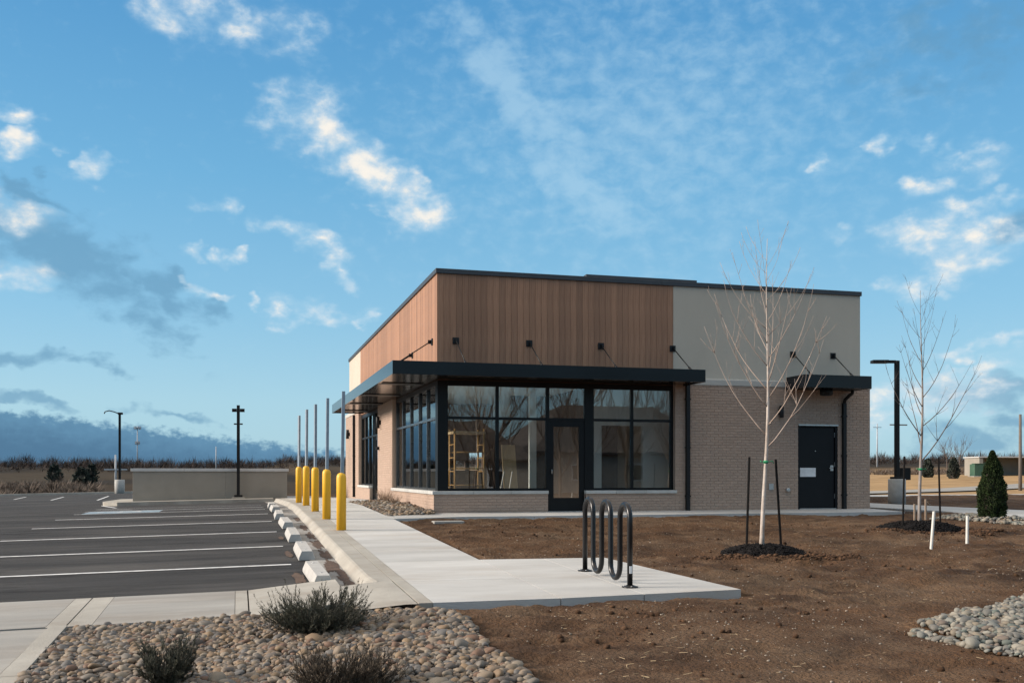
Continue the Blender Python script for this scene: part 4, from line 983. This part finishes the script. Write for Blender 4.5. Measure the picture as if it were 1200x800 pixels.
# ------------------------------------------------------------------ young bare trees
def curve_pts(p, d, ln, n, up, wob, rs):
    p = Vector(p); d = Vector(d).normalized(); out = [p.copy()]
    for i in range(n):
        d = (d+Vector((rs.uniform(-wob,wob), rs.uniform(-wob,wob), up/n+rs.uniform(-wob,wob)*.4))).normalized()
        p = p+d*ln/n; out.append(p.copy())
    return out
def sapling(name, loc, H, label, bark, twig, seed, r0, first, limbs, lean, tie_z, spread=1.0, group='young staked trees in mulch rings'):
    rs = random.Random(seed); t = empty(name, loc); tag(t, label, 'tree', group)
    n = 16; tp = []; 
    for i in range(n+1):
        u = i/n; tp.append(Vector((lean[0]*u+.035*math.sin(u*7+seed), lean[1]*u+.03*math.cos(u*6+seed)-.03, H*u)))
    tr = [max(.004, r0*(1-(i/n))**.85) for i in range(n+1)]; tr[0] = r0*1.25
    MB().tube(tp, tr, 10).build('trunk', bark, t)
    def at(u): k = min(n-1, int(u*n)); f = u*n-k; return tp[k].lerp(tp[k+1], f), tr[k]*(1-f)+tr[k+1]*f
    ga = rs.uniform(0,6.28); kn = MB()
    for i in range(limbs):
        u = first+(.93-first)*(i/(limbs-1))**.85; p, r_ = at(u); ga += 2.4+rs.uniform(-.5,.5)
        ln = (H*.46*(1-.72*(u-first)/(1-first)))*rs.uniform(.75,1.1)*spread; tilt = R(rs.uniform(34,56))
        d = Vector((math.cos(ga)*math.sin(tilt), math.sin(ga)*math.sin(tilt), math.cos(tilt)))
        mb = MB(); c = curve_pts(p, d, ln, 9, 1.0, .06, rs); br = min(r_*.45, .007+.004*ln)
        mb.tube(c, [max(.0022, br*(1-j/9)**.8) for j in range(10)], 6)
        for j in range(int(ln*2.6)+1):
            k = rs.randint(2, 8); q = c[k]; dd = (c[min(k+1,9)]-c[k-1]).normalized(); side = Vector((rs.uniform(-1,1), rs.uniform(-1,1), rs.uniform(-.2,.7))).normalized()
            l2 = ln*rs.uniform(.18,.50)*(1-k/14); c2 = curve_pts(q, dd*.75+side*.75, l2, 5, .4, .09, rs)
            mb.tube(c2, [max(.0016, br*.45*(1-m/5.5)) for m in range(6)], 4)
            if l2 > .3:
                for _ in range(1):
                    k3 = rs.randint(1,4); s3 = Vector((rs.uniform(-1,1), rs.uniform(-1,1), rs.uniform(0,.8))).normalized()
                    mb.tube(curve_pts(c2[k3], (c2[k3]-c2[k3-1]).normalized()+s3*.7, l2*rs.uniform(.25,.5), 3, .3, .08, rs), [.0026,.002,.0016,.0012], 3)
        mb.build('limb', twig if bark != 'bark_pale' else 'twig_pale', t)
        kn.lathe([(r_*.7,-.02),(r_*1.05,0),(r_*.7,.02)], tuple(p), 8)
    kn.build('bud_collars', bark, t)['kind'] = 'stuff'
    p, r_ = at(tie_z/H)
    ty = MB().lathe([(r_+.004,-.022),(r_+.010,-.01),(r_+.010,.012),(r_+.004,.022)], tuple(p), 12)
    ty.tube([p+Vector((.03,-.02,0)), p+Vector((.09,-.03,.015)), p+Vector((.12,-.02,-.02))], .007, 5).tube([p+Vector((-.03,-.02,0)), p+Vector((-.09,-.03,.0)), p+Vector((-.10,-.02,.02))], .007, 5)
    ty.build('tie', 'tie_green', t)
    return t
sapling('young_tree', (3.06,-9.20,zg(-9.2)-.02), 4.62, 'pale barked leafless young tree staked before the service door', 'bark_pale', 'twig_pale', 5, .035, .33, 25, (.10,.05), 1.33, .98)
sapling('young_tree', (8.39,-5.80,zg(-5.8)-.02), 4.62, 'grey leafless young tree staked between the light pole and white pipes', 'bark_grey', 'twig_dark', 11, .036, .28, 18, (.04,.05), 1.15, 1.0)
def stake(x, y, h, tx, ty, label):
    z = zg(y)-.1; o = empty('tree_stake', (x, y, z)); tag(o, label, 'stake', 'black tree stakes')
    s = MB(); c = .016
    s.tube([(0,0,0),(tx,ty,h)], .018, 6, smooth=False); s.build('post', 'stake_black', o)
    n = MB()
    for i in range(int(h/.06)-2):
        f = (i+1)*.06/h; n.box(tx*f-.006, tx*f+.006, ty*f-.022, ty*f-.012, h*f, h*f+.022)
    n.build('studs', 'stake_black', o)['kind'] = 'stuff'
stake(2.83,-9.12,1.48,.05,.0,'black studded stake left of the pale young tree')
stake(3.38,-9.18,1.45,-.10,.0,'slanted black stake beside the green tie and service door tree')
stake(7.92,-5.90,1.48,.04,0,'black stake on the light pole side of the grey young tree')
stake(8.70,-6.0,1.46,-.05,0,'black stake on the arborvitae side of the grey young tree')
# white pipe stubs
def pipe(x, y, h, lx, label):
    o = empty('pipe_stub', (x, y, dirt_h(x, y)-.05)); tag(o, label, 'pipe', 'white pipe stubs in the soil')
    MB().tube([(0,0,0),(lx,0,h)], .0235, 16, cap=False).tube([(0,0,0),(lx,0,h)], .019, 16, cap=False).build('tube', 'pvc', o)
    MB().lathe([(.024,-.004),(.024,0),(.0185,0),(.0185,-.004)], (lx,0,h+.002), 16).build('rim', 'pvc', o)
pipe(6.24,-8.84,.66,.06,'taller white plastic pipe leaning up from the soil')
pipe(7.14,-8.58,.50,.01,'shorter upright white plastic pipe stub in the soil')
for x, y, h, l in ((9.82,-3.77,.45,'thin wooden survey stake behind the mulch ring'),(10.25,-3.58,.5,'wooden survey stake with a short crosspiece behind the young tree')):
    o = empty('survey_stake', (x, y, dirt_h(x, y)-.05)); tag(o, l, 'stake')
    MB().box(-.02,.02,-.01,.01,0,h).build('post', 'pine_stake', o)
    if h > .46: MB().tube([(-.02,0,h-.02),(.12,.0,h-.14)], .012, 5).build('crosspiece', 'pine_stake', o)

# ------------------------------------------------------------------ junipers
def juniper(loc, rx, rz_, n, seed, m, label, lift=.5):
    rs = np.random.default_rng(seed); r2 = random.Random(seed); o = empty('juniper', loc); tag(o, label, 'shrub', 'low junipers in the river rock')
    st = MB(); vs = []; fs = []; k = 0
    for i in range(n):
        a = r2.uniform(0,6.283); e = r2.uniform(.06, 1.05)**lift; ln = r2.uniform(.65,1.1)
        d = Vector((math.cos(a)*rx*math.cos(e), math.sin(a)*rx*.85*math.cos(e), rz_*math.sin(e))); L_ = d.length*ln
        c = curve_pts((math.cos(a)*.05, math.sin(a)*.05, .0), d, L_, 7, .35, .10, r2)
        st.tube(c, [.0034*(1-j/8) for j in range(8)], 4, cap=False)
        subs = [c]
        for j in range(7):
            q = r2.randint(1,6); sd = Vector((r2.uniform(-1,1), r2.uniform(-1,1), r2.uniform(-.1,.9)))
            subs.append(curve_pts(c[q], (c[q]-c[q-1]).normalized()+sd*.7, L_*r2.uniform(.2,.42), 4, .3, .1, r2))
        for s_ in subs:
            for p, q in zip(s_, s_[1:]):
                for h in range(4 if s_ is c else 7):
                    b = p.lerp(q, r2.random()); 
                    if s_ is c and (b.length < L_*.22): continue
                    t = ((q-p).normalized()*1.0+Vector((r2.uniform(-1,1), r2.uniform(-1,1), r2.uniform(-.5,1)))*.75).normalized()*r2.uniform(.012,.030)
                    w = t.cross(Vector((r2.uniform(-1,1), r2.uniform(-1,1), r2.uniform(-1,1)))).normalized()*r2.uniform(.0014,.0028)
                    vs += [b-w, b+w, b+t+w*.4, b+t-w*.4]; fs.append((k, k+1, k+2, k+3)); k += 4
    st.build('stems', 'shrub_stem', o)['kind'] = 'stuff'
    f = link('foliage', np_mesh('foliage', [tuple(v) for v in vs], fs), m, o); f['kind'] = 'stuff'
juniper((-3.72,-13.55,bedz(-3.72,-13.55)), .50, .36, 190, 3, 'needle', 'large dark spreading juniper beside the first wheel stop', 1.1)
juniper((-4.86,-15.0,bedz(-4.86,-15.0)), .22, .34, 80, 8, 'needle', 'small upright dark juniper near the concrete edging', .45)
juniper((-3.72,-15.75,bedz(-3.72,-15.75)), .36, .32, 120, 15, 'needle_brown', 'low brownish juniper in the middle of the river rock', 1.0)
# dry perennials by the brick base
for i, (x, y, h, l) in enumerate(((-.42,5.2,.50,'dry tan perennial tuft by the brick pier'),(-.40,3.6,.34,'small dry perennial between pier and corner window'),(-.35,6.4,.42,'dry twiggy tuft at the foot of the brick pier'))):
    rs = random.Random(60+i); mb = MB()
    for k in range(70):
        a = rs.uniform(0,6.28); c = curve_pts((rs.uniform(-.05,.05), rs.uniform(-.05,.05), 0), (math.cos(a)*.7, math.sin(a)*.7, 1), h*rs.uniform(.5,1.05), 4, .1, .15, rs)
        mb.tube(c, [.004,.0035,.003,.002,.0015], 3, cap=False)
    o = mb.build('dry_perennial', 'dry_plant'); o.location = (x, y, zg(y)); tag(o, l, 'plant', 'dry perennials by the wall')

# ------------------------------------------------------------------ evergreens
def cone_tree(name, loc, h, w, n, seed, m, label, leaf, cat='tree', group=None, droop=.0, prof=None):
    rs = np.random.default_rng(seed); o = empty(name, loc); tag(o, label, cat, group)
    MB().tube([(0,0,0),(0,0,h*.8)], [w*.06,w*.02], 7).build('trunk', 'shrub_stem', o)
    u = rs.random(n); a = rs.random(n)*6.283
    pr = prof or (lambda t: np.minimum(1, .62+1.6*t)*np.clip((1-t), 0, 1)**.62)
    amp = .28 if h < 1.9 else .75
    cl = np.array([noise.noise((math.cos(q)*2.2, math.sin(q)*2.2, t*h*3.2/max(w,.5)+seed)) for q, t in zip(a, u)])
    rad = w/2*pr(u)*(1+amp*cl)*np.sqrt(rs.uniform(.45,1,n)); z = h*(.02+.98*u)
    P = np.stack([rad*np.cos(a), rad*np.sin(a), z], 1)
    out = np.stack([np.cos(a)*.55, np.sin(a)*.55, np.full(n, .9-droop)], 1)+rs.normal(0,.35,(n,3)); out /= np.linalg.norm(out, axis=1)[:,None]
    sd = np.cross(out, rs.normal(0,1,(n,3))); sd /= np.linalg.norm(sd, axis=1)[:,None]
    l = leaf*rs.uniform(.6,1.4,(n,1)); wd = l*.34
    V = np.stack([P-sd*wd*.5, P+sd*wd*.5, P+out*l+sd*wd*.8, P+out*l*1.25, P+out*l-sd*wd*.8], 1).reshape(-1,3)
    f = link('foliage', np_mesh('foliage', V, np.arange(5*n).reshape(n,5)), m, o); f['kind'] = 'stuff'
    if h < 3: MB().lathe([(w*.30,.03),(w*.36,h*.25),(w*.28,h*.6),(w*.05,h*.92)], (0,0,0), 14).build('inner_branches', 'shrub_stem', o)
    return o
cone_tree('arborvitae', (11.95,-3.65,zg(-3.65)-.04), 1.52, .66, 22000, 4, 'arbor', 'dense dark green conical arborvitae at the edge of the walk', .030, 'shrub',
          prof=lambda t: np.minimum(1, .76+.9*t)*np.clip(1-t**1.7, 0, 1)**.80)
cone_tree('spruce', (-31.0,140.6,TH(-31,140.6)-.1), 2.5, 1.9, 420, 5, 'conifer_far', 'dark rounded evergreen in the field beyond the lot, nearer the brush', .42, 'tree', 'evergreens in the field')
cone_tree('spruce', (-25.6,128.6,TH(-25.6,128.6)-.1), 2.0, 2.2, 420, 6, 'conifer_far', 'broad dark evergreen in the field beside the tall parking light', .42, 'tree', 'evergreens in the field')
cone_tree('spruce', (-24.5,130.6,TH(-24.5,130.6)-.1), 2.6, 1.6, 380, 9, 'conifer_far', 'narrow dark evergreen touching the broad one in the field', .42, 'tree', 'evergreens in the field')
cone_tree('spruce', (59.1,58.7,TH(59.1,58.7)-.1), 1.7, 1.0, 700, 7, 'conifer_far', 'small narrow evergreen on the lawn, seen past the young tree trunk', .2, 'tree', 'small evergreens on the lawn')
cone_tree('spruce', (58.0,53.8,TH(58,53.8)-.1), 1.8, 1.05, 700, 8, 'conifer_far', 'small dark evergreen on the lawn near the green transformer', .2, 'tree', 'small evergreens on the lawn')

# ------------------------------------------------------------------ low wall on the island
lo = empty('screen_wall', (-5.4, 18.6, 0)); tag(lo, 'low grey stucco wall with pale metal coping behind the stalls', 'wall')
zb = gp(-5.4,18.7)+.0
for x0, x1 in ((-2.9,.55),(.556,2.92)): MB().cbox(x0, x1, 0, .24, zb-.25, 1.03, .004).build('wall_panel', 'stucco_wall', lo)
MB().cbox(2.68, 2.925, .242, 4.6, zb-.25, 1.03, .004).build('wall_return', 'stucco_wall', lo)
MB().cbox(-2.9, -2.66, .242, 4.6, zb-.25, 1.03, .004).build('wall_return', 'stucco_wall', lo)
for x0, x1 in ((-2.97,-1.0),(-.996,1.0),(1.004,2.98)): MB().cbox(x0, x1, -.05, .29, 1.032, 1.145, .006).build('coping', 'wall_cap', lo)
MB().cbox(2.62, 2.98, .292, 4.66, 1.032, 1.145, .006).build('coping', 'wall_cap', lo)
MB().cbox(-2.97, -2.6, .292, 4.66, 1.032, 1.145, .006).build('coping', 'wall_cap', lo)

# ------------------------------------------------------------------ poles
p1 = empty('light_pole', (-4.37, 18.25, gp(-4.37,18.25)+.135)); tag(p1, 'dark post with two pairs of small heads before the low wall', 'light pole')
MB().cbox(-.24,.24,-.2,.2,0,.07,.01).build('footing', 'concrete_curb', p1)
MB().cbox(-.16,.16,-.14,.14,.071,.16,.008).build('base_cover', 'lamp_metal', p1)
MB().box(-.06,.06,-.06,.06,.16,3.68).build('post', 'lamp_metal', p1)
for z, w, h in ((3.42,.24,.12),(2.92,.17,.045)):
    for s in (-1,1): MB().cbox(min(s*.062,s*w), max(s*.062,s*w), -.14,.10, z, z+h,.006).build('lamp_head', 'lamp_metal', p1)
p2 = empty('light_pole', (-12.3, 51.6, gp(-12.3,51.6))); tag(p2, 'tall slim parking light on a concrete base by the far curb', 'light pole')
MB().lathe([(.33,-.2),(.33,.93),(.30,.96)], (0,0,0), 20).build('base', 'precast', p2)
MB().box(-.075,.075,-.075,.075,.96,5.55).build('post', 'lamp_metal', p2)
MB().cbox(-.12,.20,-.15,.15,5.48,5.62,.01).build('lamp_head', 'lamp_metal', p2)
MB().tube([(-1.0,0,5.52),(-.95,0,5.66),(-.68,0,5.74),(-.36,0,5.66),(-.11,0,5.56)], .04, 6).build('curved_arm', 'lamp_metal', p2)
p3 = empty('light_pole', (15.35, 4.3, -.08)); tag(p3, 'tall black area light on a round concrete pier beside the building', 'light pole')
MB().lathe([(.262,-.2),(.262,.83),(.25,.85)], (0,0,0), 24).build('base', 'precast', p3)
MB().cbox(-.15,.15,-.15,.15,.85,.92,.01).build('base_cover', 'lamp_metal', p3)
MB().cbox(-.062,.062,-.062,.062,.92,4.52,.008).build('post', 'lamp_metal', p3)
hd = Vector((-math.cos(R(HEAD)), math.sin(R(HEAD)), 0))
MB().add([(hd.x*a+hd.y*b, hd.y*a-hd.x*b, z) for z in (4.44,4.53) for a, b in ((.05,-.05),(.25,-.05),(.32,-.15),(.78,-.14),(.78,.14),(.32,.15),(.25,.05),(.05,.05))] , [tuple(range(8))[::-1], tuple(range(8,16))]+[(i,(i+1)%8,(i+1)%8+8,i+8) for i in range(8)]).build('lamp_head', 'lamp_metal', p3)
cb = empty('control_box', (16.6, 5.6, -.05)); tag(cb, 'small black utility box on a thin post beside the round pier', 'utility box')
MB().box(-.03,.03,-.03,.03,0,.8).build('post', 'lamp_metal', cb); MB().cbox(-.17,.17,-.1,.1,.78,1.18,.01).build('box', 'lamp_metal', cb)
cv = MB().cbox(-.60,.02,-2.72,-2.42,zg(-2.5)-.06,zg(-2.5)-.004,.01).build('ground_cover_plate', 'concrete_gutter'); tag(cv, 'flat grey cover plate in the soil near the building corner', 'cover plate')
def utility(name, x, y, h, arm, label, m='utility_wood', r=.14, cat='utility pole', group=None):
    o = empty(name, (x, y, TH(x, y)-.2)); tag(o, label, cat, group)
    MB().tube([(0,0,0),(0,0,h)], [r,r*.7], 7).build('pole', m, o)
    for z in arm: MB().box(-1.2,1.2,-.06,.06,h-z-.14,h-z).build('crossarm', m, o)
    return o
utility('utility_pole', -17.4, 95.3, 3.9, (1.55,), 'short pale pole with a crossarm past the far curb', 'pale_metal', .13)
utility('utility_pole', -10.7, 290.6, 7.5, (), 'thin pale pole in front of the distant woods above the low wall', 'pale_metal', .2)
utility('utility_pole', 72.4, 81.0, 6.6, (.3,), 'thin utility pole with one crossarm behind the area light')
utility('utility_pole', 41.1, 27.4, 4.8, (), 'plain grey pole standing past the arborvitae', 'utility_wood', .11)
utility('utility_pole', 150.4, 194.3, 11, (.8,), 'faint far utility pole at the building edge', 'pale_metal', .2)
utility('utility_pole', 210, 180, 12, (1,2.5), 'far power line pole over the enclosure, carrying two crossarms', 'utility_wood', .2)
utility('utility_pole', 225, 182, 12.5, (1,2.5), 'far power line pole right above the green transformer enclosure', 'utility_wood', .2)
tw = utility('cell_tower', -45.2, 424.5, 17.5, (), 'slim far cell tower with antenna rings above the low wall', 'pale_metal', .26, 'tower')
for z, w in ((16.8,1.7),(10.5,1.1)):
    for k in range(6):
        a = k*1.047; MB().box(w*.75*math.cos(a)-.16, w*.75*math.cos(a)+.16, w*.75*math.sin(a)-.16, w*.75*math.sin(a)+.16, z-.7, z+.7).build('antenna', 'pale_metal', tw)
    MB().lathe([(w*.7,z-.15),(w*.7,z+.15)], (0,0,0), 10).build('ring', 'pale_metal', tw)

# low enclosure and transformer on the right
en = empty('enclosure', (69.5, 60.5, TH(69.5,60.5))); tag(en, 'long low grey enclosure wall at the back of the tan lawn', 'enclosure')
en.rotation_euler = (0,0,R(-HEAD))
MB().cbox(-3.3,-2.9,-1.6,1.6,-.4,1.75,.02).cbox(3.4,9.5,-1.6,1.6,-.4,1.75,.02).cbox(-2.898,3.398,1.2,1.6,-.4,1.75,.02).build('wall', 'stucco_wall', en)
MB().cbox(-3.4,9.6,-1.7,1.7,1.752,1.87,.02).build('coping', 'wall_cap', en)
tb = empty('transformer', (63.9, 57.6, TH(63.9,57.6)-.05)); tag(tb, 'dark green transformer cabinet against the grey enclosure', 'transformer'); tb.rotation_euler = (0,0,R(-HEAD))
MB().cbox(-.62,.62,-.5,.5,.12,1.25,.03).build('cabinet', 'utility_green', tb); MB().cbox(-.75,.75,-.65,.65,0,.119,.02).build('pad', 'concrete_curb', tb)
MB().cbox(-.64,.64,-.54,.1,1.252,1.32,.02).build('lid', 'utility_green', tb)

# ------------------------------------------------------------------ bare trees and woods
def bare_tree(name, loc, H, seed, label, m, group=None, levels=3, spread=.5, r0=None):
    rs = random.Random(seed); o = empty(name, loc); tag(o, label, 'tree', group); r0 = r0 or H*.013
    tr = MB(); cr = MB()
    tp = curve_pts((0,0,0), (0,0,1), H*.45, 5, .2, .05, rs); tr.tube(tp, [r0*(1-.08*i) for i in range(6)], 7)
    def grow(p, d, ln, r_, lv):
        c = curve_pts(p, d, ln, 4, .25, .12, rs); cr.tube(c, [r_*(1-.14*i) for i in range(5)], 4 if lv > 1 else 3, cap=False)
        if lv == 0: return
        for i in range(4):
            k = rs.randint(1,4); s = Vector((rs.uniform(-1,1), rs.uniform(-1,1), rs.uniform(-.1,.8))); grow(c[k], (c[k]-c[k-1]).normalized()+s*.8, ln*rs.uniform(.45,.75), r_*.5, lv-1)
    for i in range(7):
        k = rs.randint(2,5); a = rs.uniform(0,6.28); grow(tp[k], (math.cos(a)*spread, math.sin(a)*spread, .8), H*rs.uniform(.25,.42), r0*.5, levels)
    tr.build('trunk', 'twig_dark', o); cr.build('crown', m, o)
    return o
bare_tree('bare_tree', (84.9,87.9,TH(84.9,87.9)), 5.6, 2, 'small bare tree on the tan lawn left of the transformer', 'twig_dark', 'bare trees on the lawn', 2)
bare_tree('bare_tree', (79.6,79.0,TH(79.6,79)), 5.0, 3, 'small bare tree on the tan lawn nearer the transformer', 'twig_dark', 'bare trees on the lawn', 2)
bare_tree('bare_tree', (-23.5,100,TH(-23.5,100)-.3), 2.4, 4, 'little bare tree on the slope left of the far parking light', 'twig_dark', None, 2)
# street trees and houses across the way (seen mirrored in the front glass)
for i, (x, y, H) in enumerate(((9.3,-31,9),(16.5,-37,10),(14.0,-33.5,8.5),(20.8,-40,11),(10.3,-40,9.5),(7.0,-41,10),(24,-36,9),(27,-46,11))):
    bare_tree('street_tree', (x, y, TH(x, y)-.1), H, 30+i, 'tall bare street tree across the way, mirrored in the front glass', 'twig_dark', 'bare street trees across the way', 3, .6)
def house(x, y, w, d, h, rh, rot, label):
    o = empty('house', (x, y, TH(x, y)-.2)); o.rotation_euler = (0,0,R(rot)); tag(o, label, 'house', 'houses across the way')
    MB().box(-w/2,w/2,-d/2,d/2,0,h).build('wall', 'house_siding', o)
    e = .5; vs = [(-w/2-e,-d/2-e,h),(w/2+e,-d/2-e,h),(w/2+e,d/2+e,h),(-w/2-e,d/2+e,h),(-w/4,0,h+rh),(w/4,0,h+rh),(-w/2-e,-d/2-e,h+.15),(w/2+e,-d/2-e,h+.15),(w/2+e,d/2+e,h+.15),(-w/2-e,d/2+e,h+.15)]
    MB().add(vs, [(3,2,1,0),(0,1,7,6),(1,2,8,7),(2,3,9,8),(3,0,6,9),(6,7,5,4),(7,8,5),(8,9,4,5),(9,6,4)]).build('roof', 'house_roof', o)
    for xx in (-w*.3, 0, w*.3):
        f = MB().box(xx-.6,xx+.6,d/2+.002,d/2+.06,1,2.4).build('window', 'white_label', o); MB().box(xx-.5,xx+.5,d/2+.062,d/2+.08,1.1,2.3).build('window_pane', 'window_dark', f)
house(11.0,-55,13,9,3.0,3.2,8,'grey hip roofed house across the way, mirrored in the corner pane')
house(27.0,-60,18,11,3.2,4.4,-6,'wide hip roofed house across the way, mirrored past the door')

def woods(name, label, n, rmin, rmax, hmin, hmax, seed, m, az0=-180, az1=180, blades=46, width=.55, th=None, zoff=0.0, ymin=None):
    """a mass of leafless trees: each a spray of thin blades rising from its foot"""
    rs = np.random.default_rng(seed); vs = []; fs = []; k = 0
    for i in range(n):
        a = R(rs.uniform(az0, az1)); r_ = rmin+(rmax-rmin)*rs.random(); x, y = r_*math.sin(a), r_*math.cos(a); z = TH(x, y)-.3+zoff
        H = rs.uniform(hmin, hmax)*(1+.25*noise.noise((x*.012, y*.012, 2))); wd = H*width
        b = blades; t = rs.random(b); ang = rs.uniform(0, 6.283, b); out = wd*(.15+.85*np.sqrt(rs.random(b)))*.5
        z0 = H*(.05+.45*t); z1 = np.minimum(z0+H*rs.uniform(.2,.5,b), H*(.75+.25*rs.random(b)))
        p0 = np.stack([out*.35*np.cos(ang), out*.35*np.sin(ang), z0], 1); p1 = np.stack([out*np.cos(ang), out*np.sin(ang), z1], 1)
        w_ = H*rs.uniform(.006,.020,b)[:,None]*(1.8 if width > 1 else .8); sd = np.stack([np.cos(ang+1.57+rs.normal(0,.5,b)), np.sin(ang+1.57), rs.normal(0,.3,b)], 1)
        V = np.stack([p0-sd*w_, p0+sd*w_, p1], 1).reshape(-1,3)+np.array([x,y,z]); vs.append(V); fs.append(np.arange(3*b).reshape(b,3)+k); k += 3*b
        if H > 3:                                           # trunk
            w2 = H*.012; V = np.array([[-w2,0,0],[w2,0,0],[0,0,H*.8]])+np.array([x,y,z]); vs.append(V); fs.append(np.array([[0,1,2]])+k); k += 3
    o = link(name, np_mesh(name, np.concatenate(vs), np.concatenate(fs)), m); tag(o, label, 'woods', kind='stuff'); return o
woods('distant_woods', 'band of leafless woods along the horizon', 20000, 300, 640, 2.8, 5.6, 21, 'woods', blades=30, width=.9)
woods('distant_scrub', 'low dark scrub at the foot of the distant woods', 6500, 250, 430, 1.4, 3.2, 22, 'woods', blades=22, width=1.8)
woods('brush_thicket', 'bare grey brown brush beyond the far curb', 560, 60, 88, .7, 1.7, 23, 'brush', -32, -13.2, 80, 1.4)
woods('brush_slope', 'rusty dry brush on the slope beyond the lawn', 900, 105, 170, .8, 1.6, 24, 'brush', 32, 60, 36, 1.5)
